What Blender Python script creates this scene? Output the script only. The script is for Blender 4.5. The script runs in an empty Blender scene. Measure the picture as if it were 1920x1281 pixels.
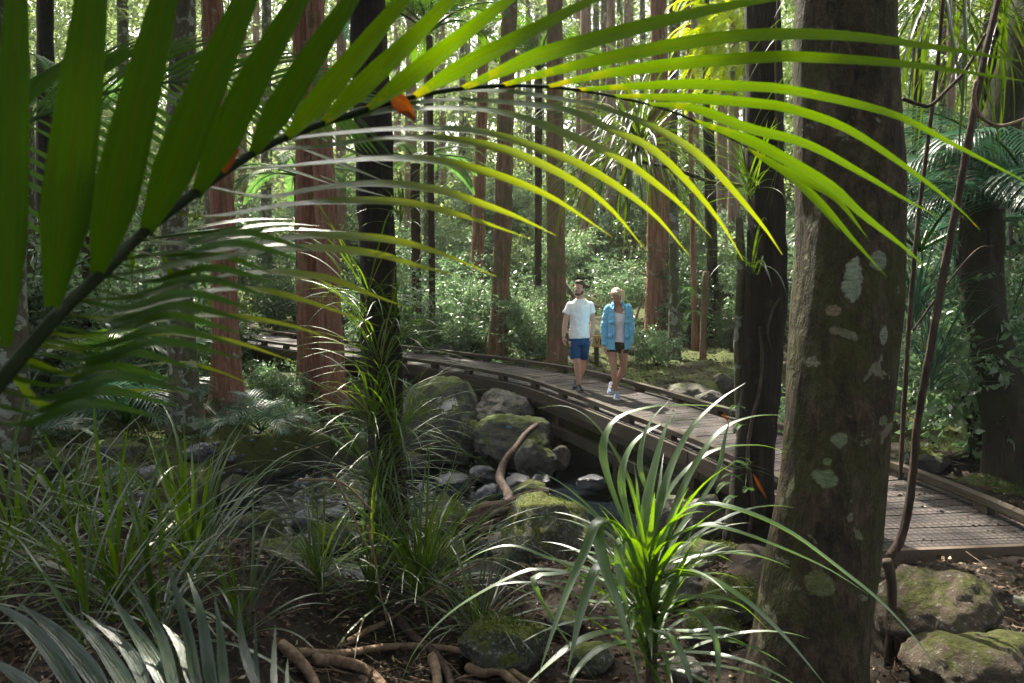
import bpy, bmesh, math, random
import numpy as np
from mathutils import Vector, Matrix, noise
R = math.radians
random.seed(7); rng = np.random.default_rng(7)
SC = bpy.context.scene
COL = SC.collection
# ------------------------------------------------------------ camera
F = 1500.0; CZ = 2.2; PITCH = math.atan((640.5-480)/F)
cd = bpy.data.cameras.new("camera"); cam = bpy.data.objects.new("camera", cd); COL.objects.link(cam)
cam.location = (0, 0, CZ); cam.rotation_euler = (math.pi/2-PITCH, 0, 0)
cd.sensor_width = 36; cd.lens = 36*F/1920; cd.clip_start = 0.05; cd.clip_end = 600
cd.dof.use_dof = True; cd.dof.focus_distance = 11; cd.dof.aperture_fstop = 7.5
SC.camera = cam
# ------------------------------------------------------------ light
SUN_EL, SUN_AZ = R(52), R(-22)
world = bpy.data.worlds.new("World"); SC.world = world; world.use_nodes = True
nt = world.node_tree; nt.nodes.clear()
sky = nt.nodes.new('ShaderNodeTexSky'); sky.sky_type = 'NISHITA'; sky.sun_disc = False
sky.sun_elevation = SUN_EL; sky.sun_rotation = SUN_AZ; sky.air_density = .7; sky.dust_density = 6; sky.ozone_density = .4
bg = nt.nodes.new('ShaderNodeBackground'); bg.inputs['Strength'].default_value = 0.15
wo = nt.nodes.new('ShaderNodeOutputWorld')
hs = nt.nodes.new('ShaderNodeHueSaturation'); hs.inputs['Saturation'].default_value = .35   # thin bright cloud
nt.links.new(sky.outputs[0], hs.inputs['Color']); nt.links.new(hs.outputs[0], bg.inputs[0]); nt.links.new(bg.outputs[0], wo.inputs[0])
SUND = Vector((math.sin(SUN_AZ)*math.cos(SUN_EL), math.cos(SUN_AZ)*math.cos(SUN_EL), math.sin(SUN_EL)))
sl = bpy.data.lights.new("sun", 'SUN'); sl.energy = 5.0; sl.angle = R(0.6); sl.color = (1, .92, .78)
so = bpy.data.objects.new("sun", sl); COL.objects.link(so); so.location = (0, 0, 40)
so.rotation_euler = SUND.to_track_quat('Z', 'Y').to_euler()
SC.view_settings.view_transform = 'Standard'; SC.view_settings.look = 'None'
SC.view_settings.exposure = 1.92; SC.view_settings.gamma = 1.0
SC.cycles.use_denoising = True
SC.cycles.max_bounces = 7; SC.cycles.diffuse_bounces = 4; SC.cycles.glossy_bounces = 3
SC.cycles.transmission_bounces = 5; SC.cycles.sample_clamp_indirect = 8

_cp, _sp = math.cos(PITCH), math.sin(PITCH)
def ray(x, y):
    u = (x-960)/F; v = (640.5-y)/F
    return Vector((u, _cp+v*_sp, -_sp+v*_cp))
def P(x, y, Y):
    """photo pixel at horizontal distance Y in front of the camera -> world point"""
    r = ray(x, y); return Vector((0, 0, CZ))+r*(Y/r.y)
def G(x, y, z=0.0):
    r = ray(x, y); return Vector((0, 0, CZ))+r*((z-CZ)/r.z)
def PX(Y): return Y/F   # metres per photo pixel at distance Y

# ------------------------------------------------------------ objects
def tag(o, label=None, cat=None, group=None, kind=None):
    if label: o['label'] = label
    if cat: o['category'] = cat
    if group: o['group'] = group
    if kind: o['kind'] = kind
    return o
def thing(name, loc, label, cat, group=None):
    o = bpy.data.objects.new(name, None); COL.objects.link(o); o.location = loc; o.empty_display_size = .2
    return tag(o, label, cat, group)
def wloc(o):
    v = Vector((0, 0, 0))
    while o is not None: v = v+o.location; o = o.parent
    return v
def dup(root, loc, rz=0, sc=1, label=None):
    r = root.copy(); COL.objects.link(r); r.location = loc; r.rotation_euler = (0, 0, rz); r.scale = (sc, sc, sc) if not isinstance(sc, tuple) else sc
    if label: r['label'] = label
    for ch in list(root.children):
        c = ch.copy(); COL.objects.link(c); c.parent = r
        for g in list(ch.children):
            d = g.copy(); COL.objects.link(d); d.parent = c
    return r
class MB:
    def __init__(s): s.v = []; s.f = []; s.uv = []
    def add(s, vs, fs, uvs=None):
        n = len(s.v); s.v.extend([tuple(v) for v in vs]); s.f.extend([tuple(i+n for i in f) for f in fs])
        if uvs is None: uvs = [(0, 0)]*len(vs)
        s.uv.extend(uvs)
    def box(s, c, sx, sy, sz, M=None):
        vs = [Vector((x*sx/2, y*sy/2, z*sz/2)) for x in (-1, 1) for y in (-1, 1) for z in (-1, 1)]
        if M: vs = [M @ v for v in vs]
        vs = [v+Vector(c) for v in vs]
        s.add(vs, [(0, 1, 3, 2), (4, 6, 7, 5), (0, 4, 5, 1), (2, 3, 7, 6), (0, 2, 6, 4), (1, 5, 7, 3)])
    def build(s, name, mat, parent=None, smooth=True, center=True):
        return mesh_obj(name, np.array(s.v, dtype=np.float32), s.f, mat, parent, smooth, s.uv, center)
def mesh_obj(name, V, Fs, mat, parent=None, smooth=True, uv=None, center=True):
    if parent is not None:
        off = np.array(wloc(parent)); loc = (0, 0, 0)
    elif center:
        off = np.array([(V[:, 0].min()+V[:, 0].max())/2, (V[:, 1].min()+V[:, 1].max())/2, V[:, 2].min()]); loc = off
    else: off = np.zeros(3); loc = (0, 0, 0)
    V = V-off
    me = bpy.data.meshes.new(name)
    if isinstance(Fs, np.ndarray):
        nf, k = Fs.shape
        me.vertices.add(len(V)); me.vertices.foreach_set('co', V.astype(np.float32).ravel())
        me.loops.add(nf*k); me.loops.foreach_set('vertex_index', Fs.astype(np.int32).ravel())
        me.polygons.add(nf); me.polygons.foreach_set('loop_start', np.arange(0, nf*k, k, dtype=np.int32))
        me.update(calc_edges=True)
    else:
        me.from_pydata([tuple(v) for v in V], [], Fs)
    if uv is not None and len(uv):
        l = me.uv_layers.new(name='UVMap')
        idx = np.zeros(len(me.loops), dtype=np.int32); me.loops.foreach_get('vertex_index', idx)
        l.data.foreach_set('uv', np.array(uv, dtype=np.float32)[idx].ravel())
    if smooth: me.polygons.foreach_set('use_smooth', [True]*len(me.polygons))
    me.materials.append(mat)
    o = bpy.data.objects.new(name, me); COL.objects.link(o)
    if parent is not None: o.parent = parent
    o.location = loc
    return o

# ------------------------------------------------------------ materials
class NT:
    def __init__(s, name):
        s.m = bpy.data.materials.new(name); s.m.use_nodes = True; s.t = s.m.node_tree; s.t.nodes.clear()
        s.out = s.n('ShaderNodeOutputMaterial')
    def n(s, typ, **kw):
        nd = s.t.nodes.new(typ)
        for k, v in kw.items():
            if k[0] == '_': setattr(nd, k[1:], v)
        return nd
    def l(s, a, b): s.t.links.new(a, b)
    def inp(s, nd, key, v):
        if hasattr(v, 'default_value') or isinstance(v, bpy.types.NodeSocket): s.l(v, nd.inputs[key])
        else: nd.inputs[key].default_value = v
    def obj(s, scale=(1, 1, 1)):
        tc = s.n('ShaderNodeTexCoord'); mp = s.n('ShaderNodeMapping'); s.l(tc.outputs['Object'], mp.inputs[0]); mp.inputs['Scale'].default_value = scale
        return mp.outputs[0]
    def noise(s, vec, scale, detail=4, rough=.55, dist=0):
        nd = s.n('ShaderNodeTexNoise'); s.inp(nd, 'Vector', vec); nd.inputs['Scale'].default_value = scale
        nd.inputs['Detail'].default_value = detail; nd.inputs['Roughness'].default_value = rough; nd.inputs['Distortion'].default_value = dist
        return nd.outputs[0]
    def ramp(s, fac, stops):
        nd = s.n('ShaderNodeValToRGB'); s.l(fac, nd.inputs[0]); e = nd.color_ramp.elements
        while len(e) < len(stops): e.new(.5)
        for i, (p, c) in enumerate(stops):
            e[i].position = p; e[i].color = (*c, 1) if isinstance(c, tuple) else (c, c, c, 1)
        return nd.outputs[0]
    def mix(s, fac, a, b, mode='MIX'):
        nd = s.n('ShaderNodeMixRGB'); nd.blend_type = mode
        s.inp(nd, 0, fac)
        for i, v in ((1, a), (2, b)): s.inp(nd, i, (*v, 1) if isinstance(v, tuple) else v)
        return nd.outputs[0]
    def math(s, op, a, b=0.0):
        nd = s.n('ShaderNodeMath'); nd.operation = op; s.inp(nd, 0, a); s.inp(nd, 1, b); return nd.outputs[0]
    def bump(s, h, strength=.5, dist=.02):
        nd = s.n('ShaderNodeBump'); s.l(h, nd.inputs['Height']); nd.inputs['Strength'].default_value = strength; nd.inputs['Distance'].default_value = dist
        return nd.outputs[0]
    def pr(s, color, rough=.7, spec=.5, normal=None, **kw):
        nd = s.n('ShaderNodeBsdfPrincipled'); s.inp(nd, 'Base Color', (*color, 1) if isinstance(color, tuple) else color)
        s.inp(nd, 'Roughness', rough); nd.inputs['Specular IOR Level'].default_value = spec
        if normal is not None: s.l(normal, nd.inputs['Normal'])
        for k, v in kw.items(): s.inp(nd, k, v)
        return nd.outputs[0]
    def fin(s, sh): s.l(sh, s.out.inputs[0]); return s.m

def leaf_mat(name, c1, c2, trans=.45, rough=.4, spec=.5, tcol=None, stripes=0, spots=None, old=None, midrib=0, tip=None):
    t = NT(name)
    g = t.n('ShaderNodeNewGeometry'); oi = t.n('ShaderNodeObjectInfo')
    rnd = g.outputs['Random Per Island']
    col = t.mix(rnd, c1, c2)
    if old: col = t.mix(t.math('GREATER_THAN', rnd, 1-old[0]), col, old[1])
    hv = t.n('ShaderNodeHueSaturation'); t.l(col, hv.inputs['Color']); t.inp(hv, 'Value', t.math('ADD', t.math('MULTIPLY', oi.outputs['Random'], .4), .8)); col = hv.outputs[0]
    nm = None
    if stripes:
        uv = t.n('ShaderNodeTexCoord'); mp = t.n('ShaderNodeMapping'); t.l(uv.outputs['UV'], mp.inputs[0]); mp.inputs['Scale'].default_value = (stripes, 1.2, 1)
        nz = t.noise(mp.outputs[0], 1.0, 2)
        nz2 = t.noise(t.obj(), 9, 3)
        col = t.mix(t.math('MULTIPLY', t.ramp(nz, [(.35, 1.0), (.65, 0.0)]), .45), col, tuple(.5*x for x in c1))
        col = t.mix(t.math('MULTIPLY', nz2, .5), col, c2)
        nm = t.bump(nz, .6, .004)
        mp3 = t.n('ShaderNodeMapping'); t.l(uv.outputs['UV'], mp3.inputs[0]); mp3.inputs['Scale'].default_value = (stripes*5, .5, 1)
        col = t.mix(t.math('MULTIPLY', t.ramp(t.noise(mp3.outputs[0], 1.0, 2), [(.4, 0.0), (.60, 1.0)]), .6), col, tuple(.35*x for x in c1))
        su = t.n('ShaderNodeSeparateXYZ'); t.l(uv.outputs['UV'], su.inputs[0])
        if midrib:
            dm = t.math('ABSOLUTE', t.math('SUBTRACT', su.outputs[0], .5))
            col = t.mix(t.math('MULTIPLY', t.ramp(dm, [(.03, 1.0), (.10, 0.0)]), midrib), col, (.035, .03, .006))
        if tip:
            col = t.mix(t.ramp(t.math('MULTIPLY', su.outputs[1], .25), [(tip[0], 0.0), (1.0, tip[2])]), col, tip[1])
    if spots and stripes:
        bs = t.math('MULTIPLY', t.ramp(t.math('MULTIPLY', su.outputs[1], .25), [(.0, 1.0), (.16, 0.0)]), t.ramp(t.noise(t.obj(), 30, 4, .6), [(.48, 0.0), (.62, .9)]))
        col = t.mix(bs, col, spots)
    if spots:
        mp2 = t.n('ShaderNodeTexCoord'); vz = t.noise(mp2.outputs['Object'], 13, 3, .6)
        col = t.mix(t.ramp(vz, [(.70, 0.0), (.735, 1.0)]), col, spots)
    p = t.pr(col, rough, min(spec, 1.0), nm, **({'Coat Weight': 1.0, 'Coat Roughness': .38} if spec > 1.2 else {}))
    tr = t.n('ShaderNodeBsdfTranslucent')
    tc = t.mix(.5, col, tcol) if tcol else col
    hv2 = t.n('ShaderNodeHueSaturation'); t.l(tc, hv2.inputs['Color']); hv2.inputs['Value'].default_value = 1.6; hv2.inputs['Saturation'].default_value = 1.1
    t.l(hv2.outputs[0], tr.inputs[0])
    mx = t.n('ShaderNodeMixShader'); mx.inputs[0].default_value = trans; t.l(p, mx.inputs[1]); t.l(tr.outputs[0], mx.inputs[2])
    return t.fin(mx.outputs[0])
def bark_mat(name, c1, c2, c3, vert=(9, 9, 1.2), moss=0.3, lichen=.15, bump=.8, mosscol=(.05, .075, .015), lichcol=(.34, .38, .31), bd=.03, patches=()):
    t = NT(name); v = t.obj(vert); o = t.obj()
    n1 = t.noise(v, 1.0, 6, .65, .3); n2 = t.noise(o, 2.2, 5, .6); n3 = t.noise(o, 9, 5, .65)
    col = t.ramp(n1, [(.3, c1), (.52, c2), (.75, c3)])
    col = t.mix(t.math('MULTIPLY', n3, .5), col, c2, 'MULTIPLY') if False else col
    col = t.mix(t.ramp(t.math('ADD', t.math('MULTIPLY', n2, .7), t.math('MULTIPLY', n3, .3)), [(.60-moss*.35, 0.0), (.70-moss*.25, .85)]), col, mosscol)
    sh = t.noise(o, 38, 4)
    col = t.mix(t.ramp(sh, [(.3, .45), (.7, 0.0)]), col, c1)
    n4 = t.noise(o, 5.5, 4, .55, .4)
    col = t.mix(t.ramp(n4, [(.74-lichen*.35, 0.0), (.76-lichen*.35, .8)]), col, t.mix(t.ramp(sh, [(.3, 0.0), (.7, 1.0)]), tuple(.55*x for x in lichcol), lichcol))
    h = t.math('ADD', t.math('MULTIPLY', n1, 1.0), t.math('MULTIPLY', n3, .35))
    for (p, r, pc) in patches:
        sb = t.n('ShaderNodeVectorMath'); sb.operation = 'SUBTRACT'; t.l(o, sb.inputs[0]); sb.inputs[1].default_value = p
        dv = t.n('ShaderNodeVectorMath'); dv.operation = 'DIVIDE'; t.l(sb.outputs[0], dv.inputs[0]); dv.inputs[1].default_value = r
        ln = t.n('ShaderNodeVectorMath'); ln.operation = 'LENGTH'; t.l(dv.outputs[0], ln.inputs[0])
        d = t.math('ADD', ln.outputs['Value'], t.math('MULTIPLY', t.math('SUBTRACT', t.noise(o, 22, 5, .7), .5), 1.5))
        m = t.ramp(d, [(.85, .85), (1.05, 0.0)])
        wv = t.noise(t.obj((20, 20, 90)), 1, 4, .7)
        col = t.mix(m, col, t.mix(t.ramp(wv, [(.35, 0.0), (.6, 1.0)]), tuple(.5*x for x in pc), pc))
    return t.fin(t.pr(col, .85, .25, t.bump(h, bump, bd)))
def rock_mat(name, base=(.12, .115, .10), dark=(.05, .05, .05), moss=.5, mosscol=(.10, .13, .025), wet=False, lich=.3, extra=None):
    t = NT(name); o = t.obj()
    n1 = t.noise(o, 4, 8, .65); n2 = t.noise(o, 2.1, 5, .6); n3 = t.noise(o, 30, 6, .75)
    col = t.ramp(n1, [(.3, dark), (.7, base)])
    g = t.n('ShaderNodeNewGeometry'); sx = t.n('ShaderNodeSeparateXYZ'); t.l(g.outputs['Normal'], sx.inputs[0])
    col = t.mix(t.ramp(n3, [(.62-lich*.1, 0.0), (.68-lich*.1, .6*min(1, lich*2))]), col, (.33, .33, .29))
    if moss > 0:
        n5 = t.noise(o, 11, 6, .7)
        mm = t.math('ADD', t.math('MULTIPLY', sx.outputs[2], .28), t.math('ADD', t.math('MULTIPLY', n2, .55), t.math('MULTIPLY', n5, .75)))
        col = t.mix(t.ramp(mm, [(.98-moss*.36, 0.0), (1.06-moss*.32, .95)]), col, t.mix(t.ramp(n3, [(.35, 0.0), (.65, 1.0)]), tuple(.3*x for x in mosscol), mosscol))
    if extra is not None:
        sb = t.n('ShaderNodeVectorMath'); sb.operation = 'SUBTRACT'; t.l(o, sb.inputs[0]); sb.inputs[1].default_value = extra[0]
        ln = t.n('ShaderNodeVectorMath'); ln.operation = 'LENGTH'; t.l(sb.outputs[0], ln.inputs[0])
        d = t.math('ADD', ln.outputs['Value'], t.math('MULTIPLY', t.math('SUBTRACT', t.noise(o, 11, 5, .7), .5), extra[1]*2.6))
        col = t.mix(t.ramp(d, [(extra[1]*.8, .9), (extra[1]*.95, 0.0)]), col, extra[2])
    h = t.math('ADD', n1, t.math('MULTIPLY', n3, .5))
    return t.fin(t.pr(col, .25 if wet else .9, .6 if wet else .2, t.bump(h, 1.0, .05)))
def simple(name, c, rough=.7, spec=.4, var=.25, scale=12, bump=.3, bd=.005, stretch=(1, 1, 1), metal=0):
    t = NT(name); o = t.obj(stretch); n = t.noise(o, scale, 5, .6)
    col = t.mix(n, tuple(x*(1-var) for x in c), tuple(min(1, x*(1+var)) for x in c))
    return t.fin(t.pr(col, rough, spec, t.bump(n, bump, bd), Metallic=metal))

M = {}
M['frond'] = leaf_mat('frond_green', (.020, .060, .004), (.05, .105, .006), .45, .34, .5, (.11, .19, .003), 7, (.36, .20, .01), None, .6)
M['frond_left'] = leaf_mat('frond_green_shade_tint', (.012, .040, .003), (.028, .066, .005), .34, .38, .35, (.055, .115, .003), 7, None, None, .6)  # no spots; shade on the left leaflets put into a darker green
M['frond_lower'] = leaf_mat('frond_green_yellow_tips', (.03, .07, .012), (.06, .12, .015), .40, .38, 1.0, (.16, .22, .003), 7, None, None, .3, (.35, (.30, .32, .01), .9))
M['frond2'] = leaf_mat('frond_deep_green', (.02, .07, .012), (.06, .14, .02), .45, .35, .5, (.10, .18, .01), 6)
M['kiekie'] = leaf_mat('strap_leaf_green', (.03, .085, .018), (.085, .18, .035), .44, .42, 1.4, (.16, .26, .01), 4, None, (.05, (.28, .2, .09)))
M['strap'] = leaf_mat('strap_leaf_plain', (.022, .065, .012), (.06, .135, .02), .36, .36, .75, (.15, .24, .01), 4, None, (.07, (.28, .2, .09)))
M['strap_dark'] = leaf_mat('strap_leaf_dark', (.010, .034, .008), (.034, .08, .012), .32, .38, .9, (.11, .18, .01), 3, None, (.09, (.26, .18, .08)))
M['bluegreen'] = leaf_mat('palm_leaf_bluegreen', (.03, .085, .05), (.07, .16, .09), .3, .35, .5, None, 4)
M['shrub'] = leaf_mat('shrub_leaf', (.06, .12, .05), (.15, .22, .11), .38, .36, .9)
M['shrub2'] = leaf_mat('shrub_leaf_light', (.10, .17, .075), (.21, .29, .15), .4, .42, .9)
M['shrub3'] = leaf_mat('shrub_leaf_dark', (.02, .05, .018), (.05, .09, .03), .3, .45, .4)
M['canopy'] = leaf_mat('canopy_leaf', (.04, .09, .02), (.10, .18, .04), .45, .5, .3)
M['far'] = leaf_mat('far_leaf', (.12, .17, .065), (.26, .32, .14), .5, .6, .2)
M['fern_yellow'] = leaf_mat('fern_yellow_green', (.20, .30, .02), (.42, .50, .04), .5, .5, .3, (.6, .65, .05))
M['fern'] = leaf_mat('fern_green', (.05, .12, .03), (.12, .22, .06), .45, .5, .3)
M['litter'] = leaf_mat('leaf_litter', (.025, .018, .012), (.12, .075, .045), .1, .7, .2, None, 0, None, (.09, (.30, .25, .17)))
M['moss_tuft'] = leaf_mat('moss_tuft', (.035, .05, .010), (.095, .115, .022), .3, .7, .1)
M['bark_red'] = bark_mat('bark_red', (.08, .036, .024), (.28, .135, .088), (.42, .26, .19), (16, 16, 1.4), .12, .30, 1.0)
M['bark_redgreen'] = bark_mat('bark_red_mossy', (.075, .04, .026), (.25, .135, .09), (.38, .25, .18), (14, 14, 1.6), .5, .2, .9, (.10, .11, .04))
M['bark_grey'] = bark_mat('bark_grey_lichen', (.045, .037, .027), (.13, .11, .08), (.22, .19, .15), (8, 8, 2), .5, .55, .8, (.06, .08, .025))
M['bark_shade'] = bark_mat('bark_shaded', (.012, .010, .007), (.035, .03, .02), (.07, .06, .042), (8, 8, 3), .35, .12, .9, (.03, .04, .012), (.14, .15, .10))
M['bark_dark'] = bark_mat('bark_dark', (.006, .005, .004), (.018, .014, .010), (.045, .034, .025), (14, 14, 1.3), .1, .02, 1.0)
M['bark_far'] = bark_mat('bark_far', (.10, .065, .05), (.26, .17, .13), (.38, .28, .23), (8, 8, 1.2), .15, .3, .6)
M['vine'] = bark_mat('vine_bark', (.02, .014, .010), (.065, .045, .033), (.13, .095, .072), (30, 30, 4), .1, .0, .5)
M['root'] = bark_mat('root_bark', (.08, .05, .03), (.22, .15, .10), (.36, .27, .19), (16, 16, 16), .1, .05, .7, bd=.012)
M['drift'] = bark_mat('driftwood', (.022, .014, .011), (.075, .048, .038), (.17, .125, .10), (14, 14, 14), .05, .0, .9, bd=.02)
M['trunk_fern'] = simple('fern_trunk', (.06, .042, .03), .95, .1, .5, 30, 1, .03)
M['dead'] = leaf_mat('dead_orange_leaf', (.14, .035, .008), (.30, .08, .012), .35, .5, .4, None, 5, (.05, .02, .01))
M['rock'] = rock_mat('rock_moss'); M['rock_dry'] = rock_mat('rock_lichen', (.17, .16, .14), (.06, .055, .05), .25, lich=.7)
M['rock_green'] = rock_mat('rock_green', (.11, .115, .09), (.04, .042, .035), .62, (.10, .12, .02), lich=.8)
M['rock_brown'] = rock_mat('rock_brown', (.12, .095, .068), (.04, .032, .024), .48, (.075, .085, .018), lich=.5)
M['rock_bank'] = rock_mat('rock_dim_moss', (.09, .09, .07), (.035, .04, .03), .55, (.07, .09, .02), lich=.4)
M['rock_wet'] = rock_mat('rock_wet', (.045, .052, .065), (.015, .018, .024), 0, wet=True, lich=.1)
M['rock_blue'] = rock_mat('rock_slate', (.10, .11, .14), (.035, .04, .055), 0.1, (.07, .1, .03), wet=True, lich=.3)

def ground_mat():
    t = NT('forest_floor'); o = t.obj(); n1 = t.noise(o, .9, 5, .6); n2 = t.noise(o, 14, 8, .75); n3 = t.noise(o, 60, 5, .7)
    dirt = t.ramp(n2, [(.3, (.010, .008, .006)), (.6, (.035, .027, .019)), (.8, (.10, .08, .06))])
    moss = t.ramp(n3, [(.3, (.02, .032, .008)), (.7, (.10, .125, .025))])
    g = t.n('ShaderNodeNewGeometry'); sp = t.n('ShaderNodeSeparateXYZ'); t.l(g.outputs['Position'], sp.inputs[0])
    # moss beyond the walkway and on the left bank, bare dark gravel by the path end
    far = t.ramp(t.math('MULTIPLY', sp.outputs[1], .1), [(.9, 0.0), (1.2, 1.0)])
    mf = t.math('ADD', t.math('MULTIPLY', n1, .8), t.math('MULTIPLY', far, .2))
    col = t.mix(t.ramp(t.math('ADD', mf, t.math('MULTIPLY', n2, .25)), [(.62, 0.0), (.75, .9)]), dirt, moss)
    wetz = t.ramp(t.math('ADD', sp.outputs[2], 1.5), [(.35, 1.0), (.75, 0.0)])
    col = t.mix(wetz, col, (.02, .02, .018))
    return t.fin(t.pr(col, .9, .2, t.bump(t.math('ADD', n2, t.math('MULTIPLY', n3, .5)), .9, .04)))
M['ground'] = ground_mat()
def water_mat():
    t = NT('stream_water'); o = t.obj((1, 1, 1)); n = t.noise(o, 7, 5, .6, .5)
    return t.fin(t.pr((.004, .006, .008), .10, .35, t.bump(n, .5, .04)))
M['water'] = water_mat()
def wood_mat(name, a, b, c, green=.2):
    t = NT(name); uv = t.n('ShaderNodeTexCoord'); o = t.obj(); mp = t.n('ShaderNodeMapping'); t.l(uv.outputs['UV'], mp.inputs[0]); mp.inputs['Scale'].default_value = (2, 30, 1)
    n1 = t.noise(mp.outputs[0], 1.5, 6, .7); n2 = t.noise(o, 3, 5, .6); n3 = t.noise(o, 45, 4, .7)
    col = t.ramp(n1, [(.3, a), (.55, b), (.75, c)])
    col = t.mix(t.math('MULTIPLY', t.ramp(n2, [(.45, 0.0), (.7, 1.0)]), green), col, (.05, .065, .02))
    col = t.mix(t.ramp(n3, [(.35, .5), (.6, 0.0)]), col, a)
    return t.fin(t.pr(col, .8, .3, t.bump(t.math('ADD', n1, n3), .5, .01)))
M['beam'] = wood_mat('weathered_beam', (.018, .013, .009), (.065, .048, .034), (.14, .11, .08), .4)
M['beam_dark'] = wood_mat('dark_beam', (.012, .009, .006), (.035, .026, .018), (.07, .055, .04), .5)
M['beam_end'] = wood_mat('pale_beam', (.05, .036, .026), (.13, .095, .07), (.21, .16, .12), .1)
def deck_mat():
    t = NT('deck_boards_with_netting'); uv = t.n('ShaderNodeTexCoord'); g = t.n('ShaderNodeNewGeometry')
    o = t.obj(); n2 = t.noise(o, 2.5, 5, .6); n3 = t.noise(o, 50, 4, .7)
    base = t.mix(g.outputs['Random Per Island'], (.036, .028, .025), (.078, .060, .054))
    base = t.mix(t.ramp(n2, [(.4, 0.0), (.75, .6)]), base, (.11, .085, .075))
    base = t.mix(t.ramp(n3, [(.35, .7), (.6, 0.0)]), base, (.03, .024, .02))
    br = t.n('ShaderNodeTexVoronoi'); br.feature = 'DISTANCE_TO_EDGE'; t.l(uv.outputs['UV'], br.inputs['Vector']); br.inputs['Scale'].default_value = 17; br.inputs['Randomness'].default_value = .18
    w = t.ramp(br.outputs['Distance'], [(.09, 1.0), (.17, 0.0)])
    col = t.mix(w, base, (.007, .006, .006))
    return t.fin(t.pr(col, .75, .35, t.bump(t.math('ADD', w, t.math('MULTIPLY', n3, .6)), .7, .006)))
M['deck'] = deck_mat()

# ------------------------------------------------------------ walkway geometry (plan)
near_pts = [(-16, 29), (-12, 25.2), (-8.2, 21.6), (-4.95, 18.5), (-2.3, 16.35), (-.1, 14.0), (.82, 12.2), (1.45, 10.6), (1.85, 9.6), (2.3, 8.15), (2.62, 6.8), (2.73, 5.8)]
def catmull(pts, n=24):
    pts = [Vector((*p, 0)) if len(p) == 2 else Vector(p) for p in pts]
    pts = [pts[0]*2-pts[1]]+pts+[pts[-1]*2-pts[-2]]; out = []
    for i in range(1, len(pts)-2):
        a, b, c, d = pts[i-1:i+3]
        for k in range(n):
            t = k/n
            out.append(.5*((2*b)+(c-a)*t+(2*a-5*b+4*c-d)*t*t+(3*b-a-3*c+d)*t**3))
    out.append(pts[-2]); return out
def resample(pts, step):
    out = [pts[0].copy()]; acc = 0
    for a, b in zip(pts, pts[1:]):
        L = (b-a).length
        if L == 0: continue
        s = step-acc
        while s <= L: out.append(a+(b-a)*(s/L)); s += step
        acc = (L-(s-step))
    return out
NEAR = resample(catmull(near_pts), .145)
WID = 1.47
def normals2(path):
    ns = []
    for i in range(len(path)):
        d = path[min(i+1, len(path)-1)]-path[max(i-1, 0)]; d.z = 0; d.normalize(); ns.append(Vector((-d.y, d.x, 0)))
    return ns
NN = normals2(NEAR)   # points away from the camera side
CENT = np.array([((p+n*WID/2).x, (p+n*WID/2).y) for p, n in zip(NEAR, NN)])

def poly_dist(X, Y, pl):
    d = np.full(X.shape, 1e9)
    for (ax, ay), (bx, by) in zip(pl, pl[1:]):
        vx, vy = bx-ax, by-ay; L = vx*vx+vy*vy
        t = np.clip(((X-ax)*vx+(Y-ay)*vy)/L, 0, 1)
        d = np.minimum(d, np.hypot(X-(ax+t*vx), Y-(ay+t*vy)))
    return d
def sst(a, b, x): t = np.clip((x-a)/(b-a), 0, 1); return t*t*(3-2*t)
CHAN = [(7.5, 16), (5, 13.6), (2.3, 11.3), (.9, 11.0), (-1.0, 11.4), (-2.8, 11.2), (-3.2, 9.8), (-2.9, 8.6), (-4.2, 8.0), (-7, 8.2), (-12, 8.6)]
CHAN2 = [(1.0, 11.3), (-.6, 13.2), (-2.6, 14.4)]
def H(X, Y):
    X = np.asarray(X, float); Y = np.asarray(Y, float)
    right = sst(1.3, 2.8, X)
    h = -0.62+(.48+.06*sst(6.2, 5.6, Y))*right
    h = h+1.25*sst(4.6, -.5, Y)*(1-.55*right)
    far = sst(11.5, 14, Y)
    h = h*(1-far)+far*(-.55+.38*sst(-1.0, 2.0, X))
    h = h+np.maximum(0, Y-21)*.17+np.maximum(0, -8-X)*.12+np.maximum(0, X-7)*.2
    h = h+.10*np.sin(X*1.3+1)*np.sin(Y*1.1)*(1-right*.6)+.04*np.sin(X*3.1+2)*np.sin(Y*2.7+X)
    h = h+.62*sst(7.0, 5.9, Y)*sst(-.9, -2.1, X)
    d3 = poly_dist(X, Y, [(-1.8, 8.6), (1.0, 8.8)]); k3 = 1-sst(.9, 2.1, d3); h = h*(1-k3)+k3*(-1.1)
    d = poly_dist(X, Y, CHAN)*(1+.7*sst(-3.0, -4.6, X)); k = 1-sst(.75, 2.0, d); h = h*(1-k)+k*(-1.38)
    d2 = poly_dist(X, Y, CHAN2); k2 = (1-sst(.5, 1.5, d2))*.8; h = h*(1-k2)+k2*(-1.25)
    dd = poly_dist(X, Y, [tuple(c) for c in CENT[::8]]+[tuple(CENT[-1])])
    kk = (1-sst(.7, 1.5, dd))*sst(5.8, 6.4, Y); h = np.where(kk > 0, h*(1-kk)+kk*np.minimum(h, -.22), h)
    return h
def gn(x, y): return .09*(noise.noise(Vector((x*1.7, y*1.7, 0))))+.05*noise.noise(Vector((x*6, y*6, 3)))
def hit(x, y):
    Y = 2.5
    while Y < 14:
        p = P(x, y, Y)
        if p.z < h1(p.x, p.y)+gn(p.x, p.y)+.01: return Y
        Y += .05
    return Y
def h1(x, y): return float(H(np.array([x]), np.array([y]))[0])

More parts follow.
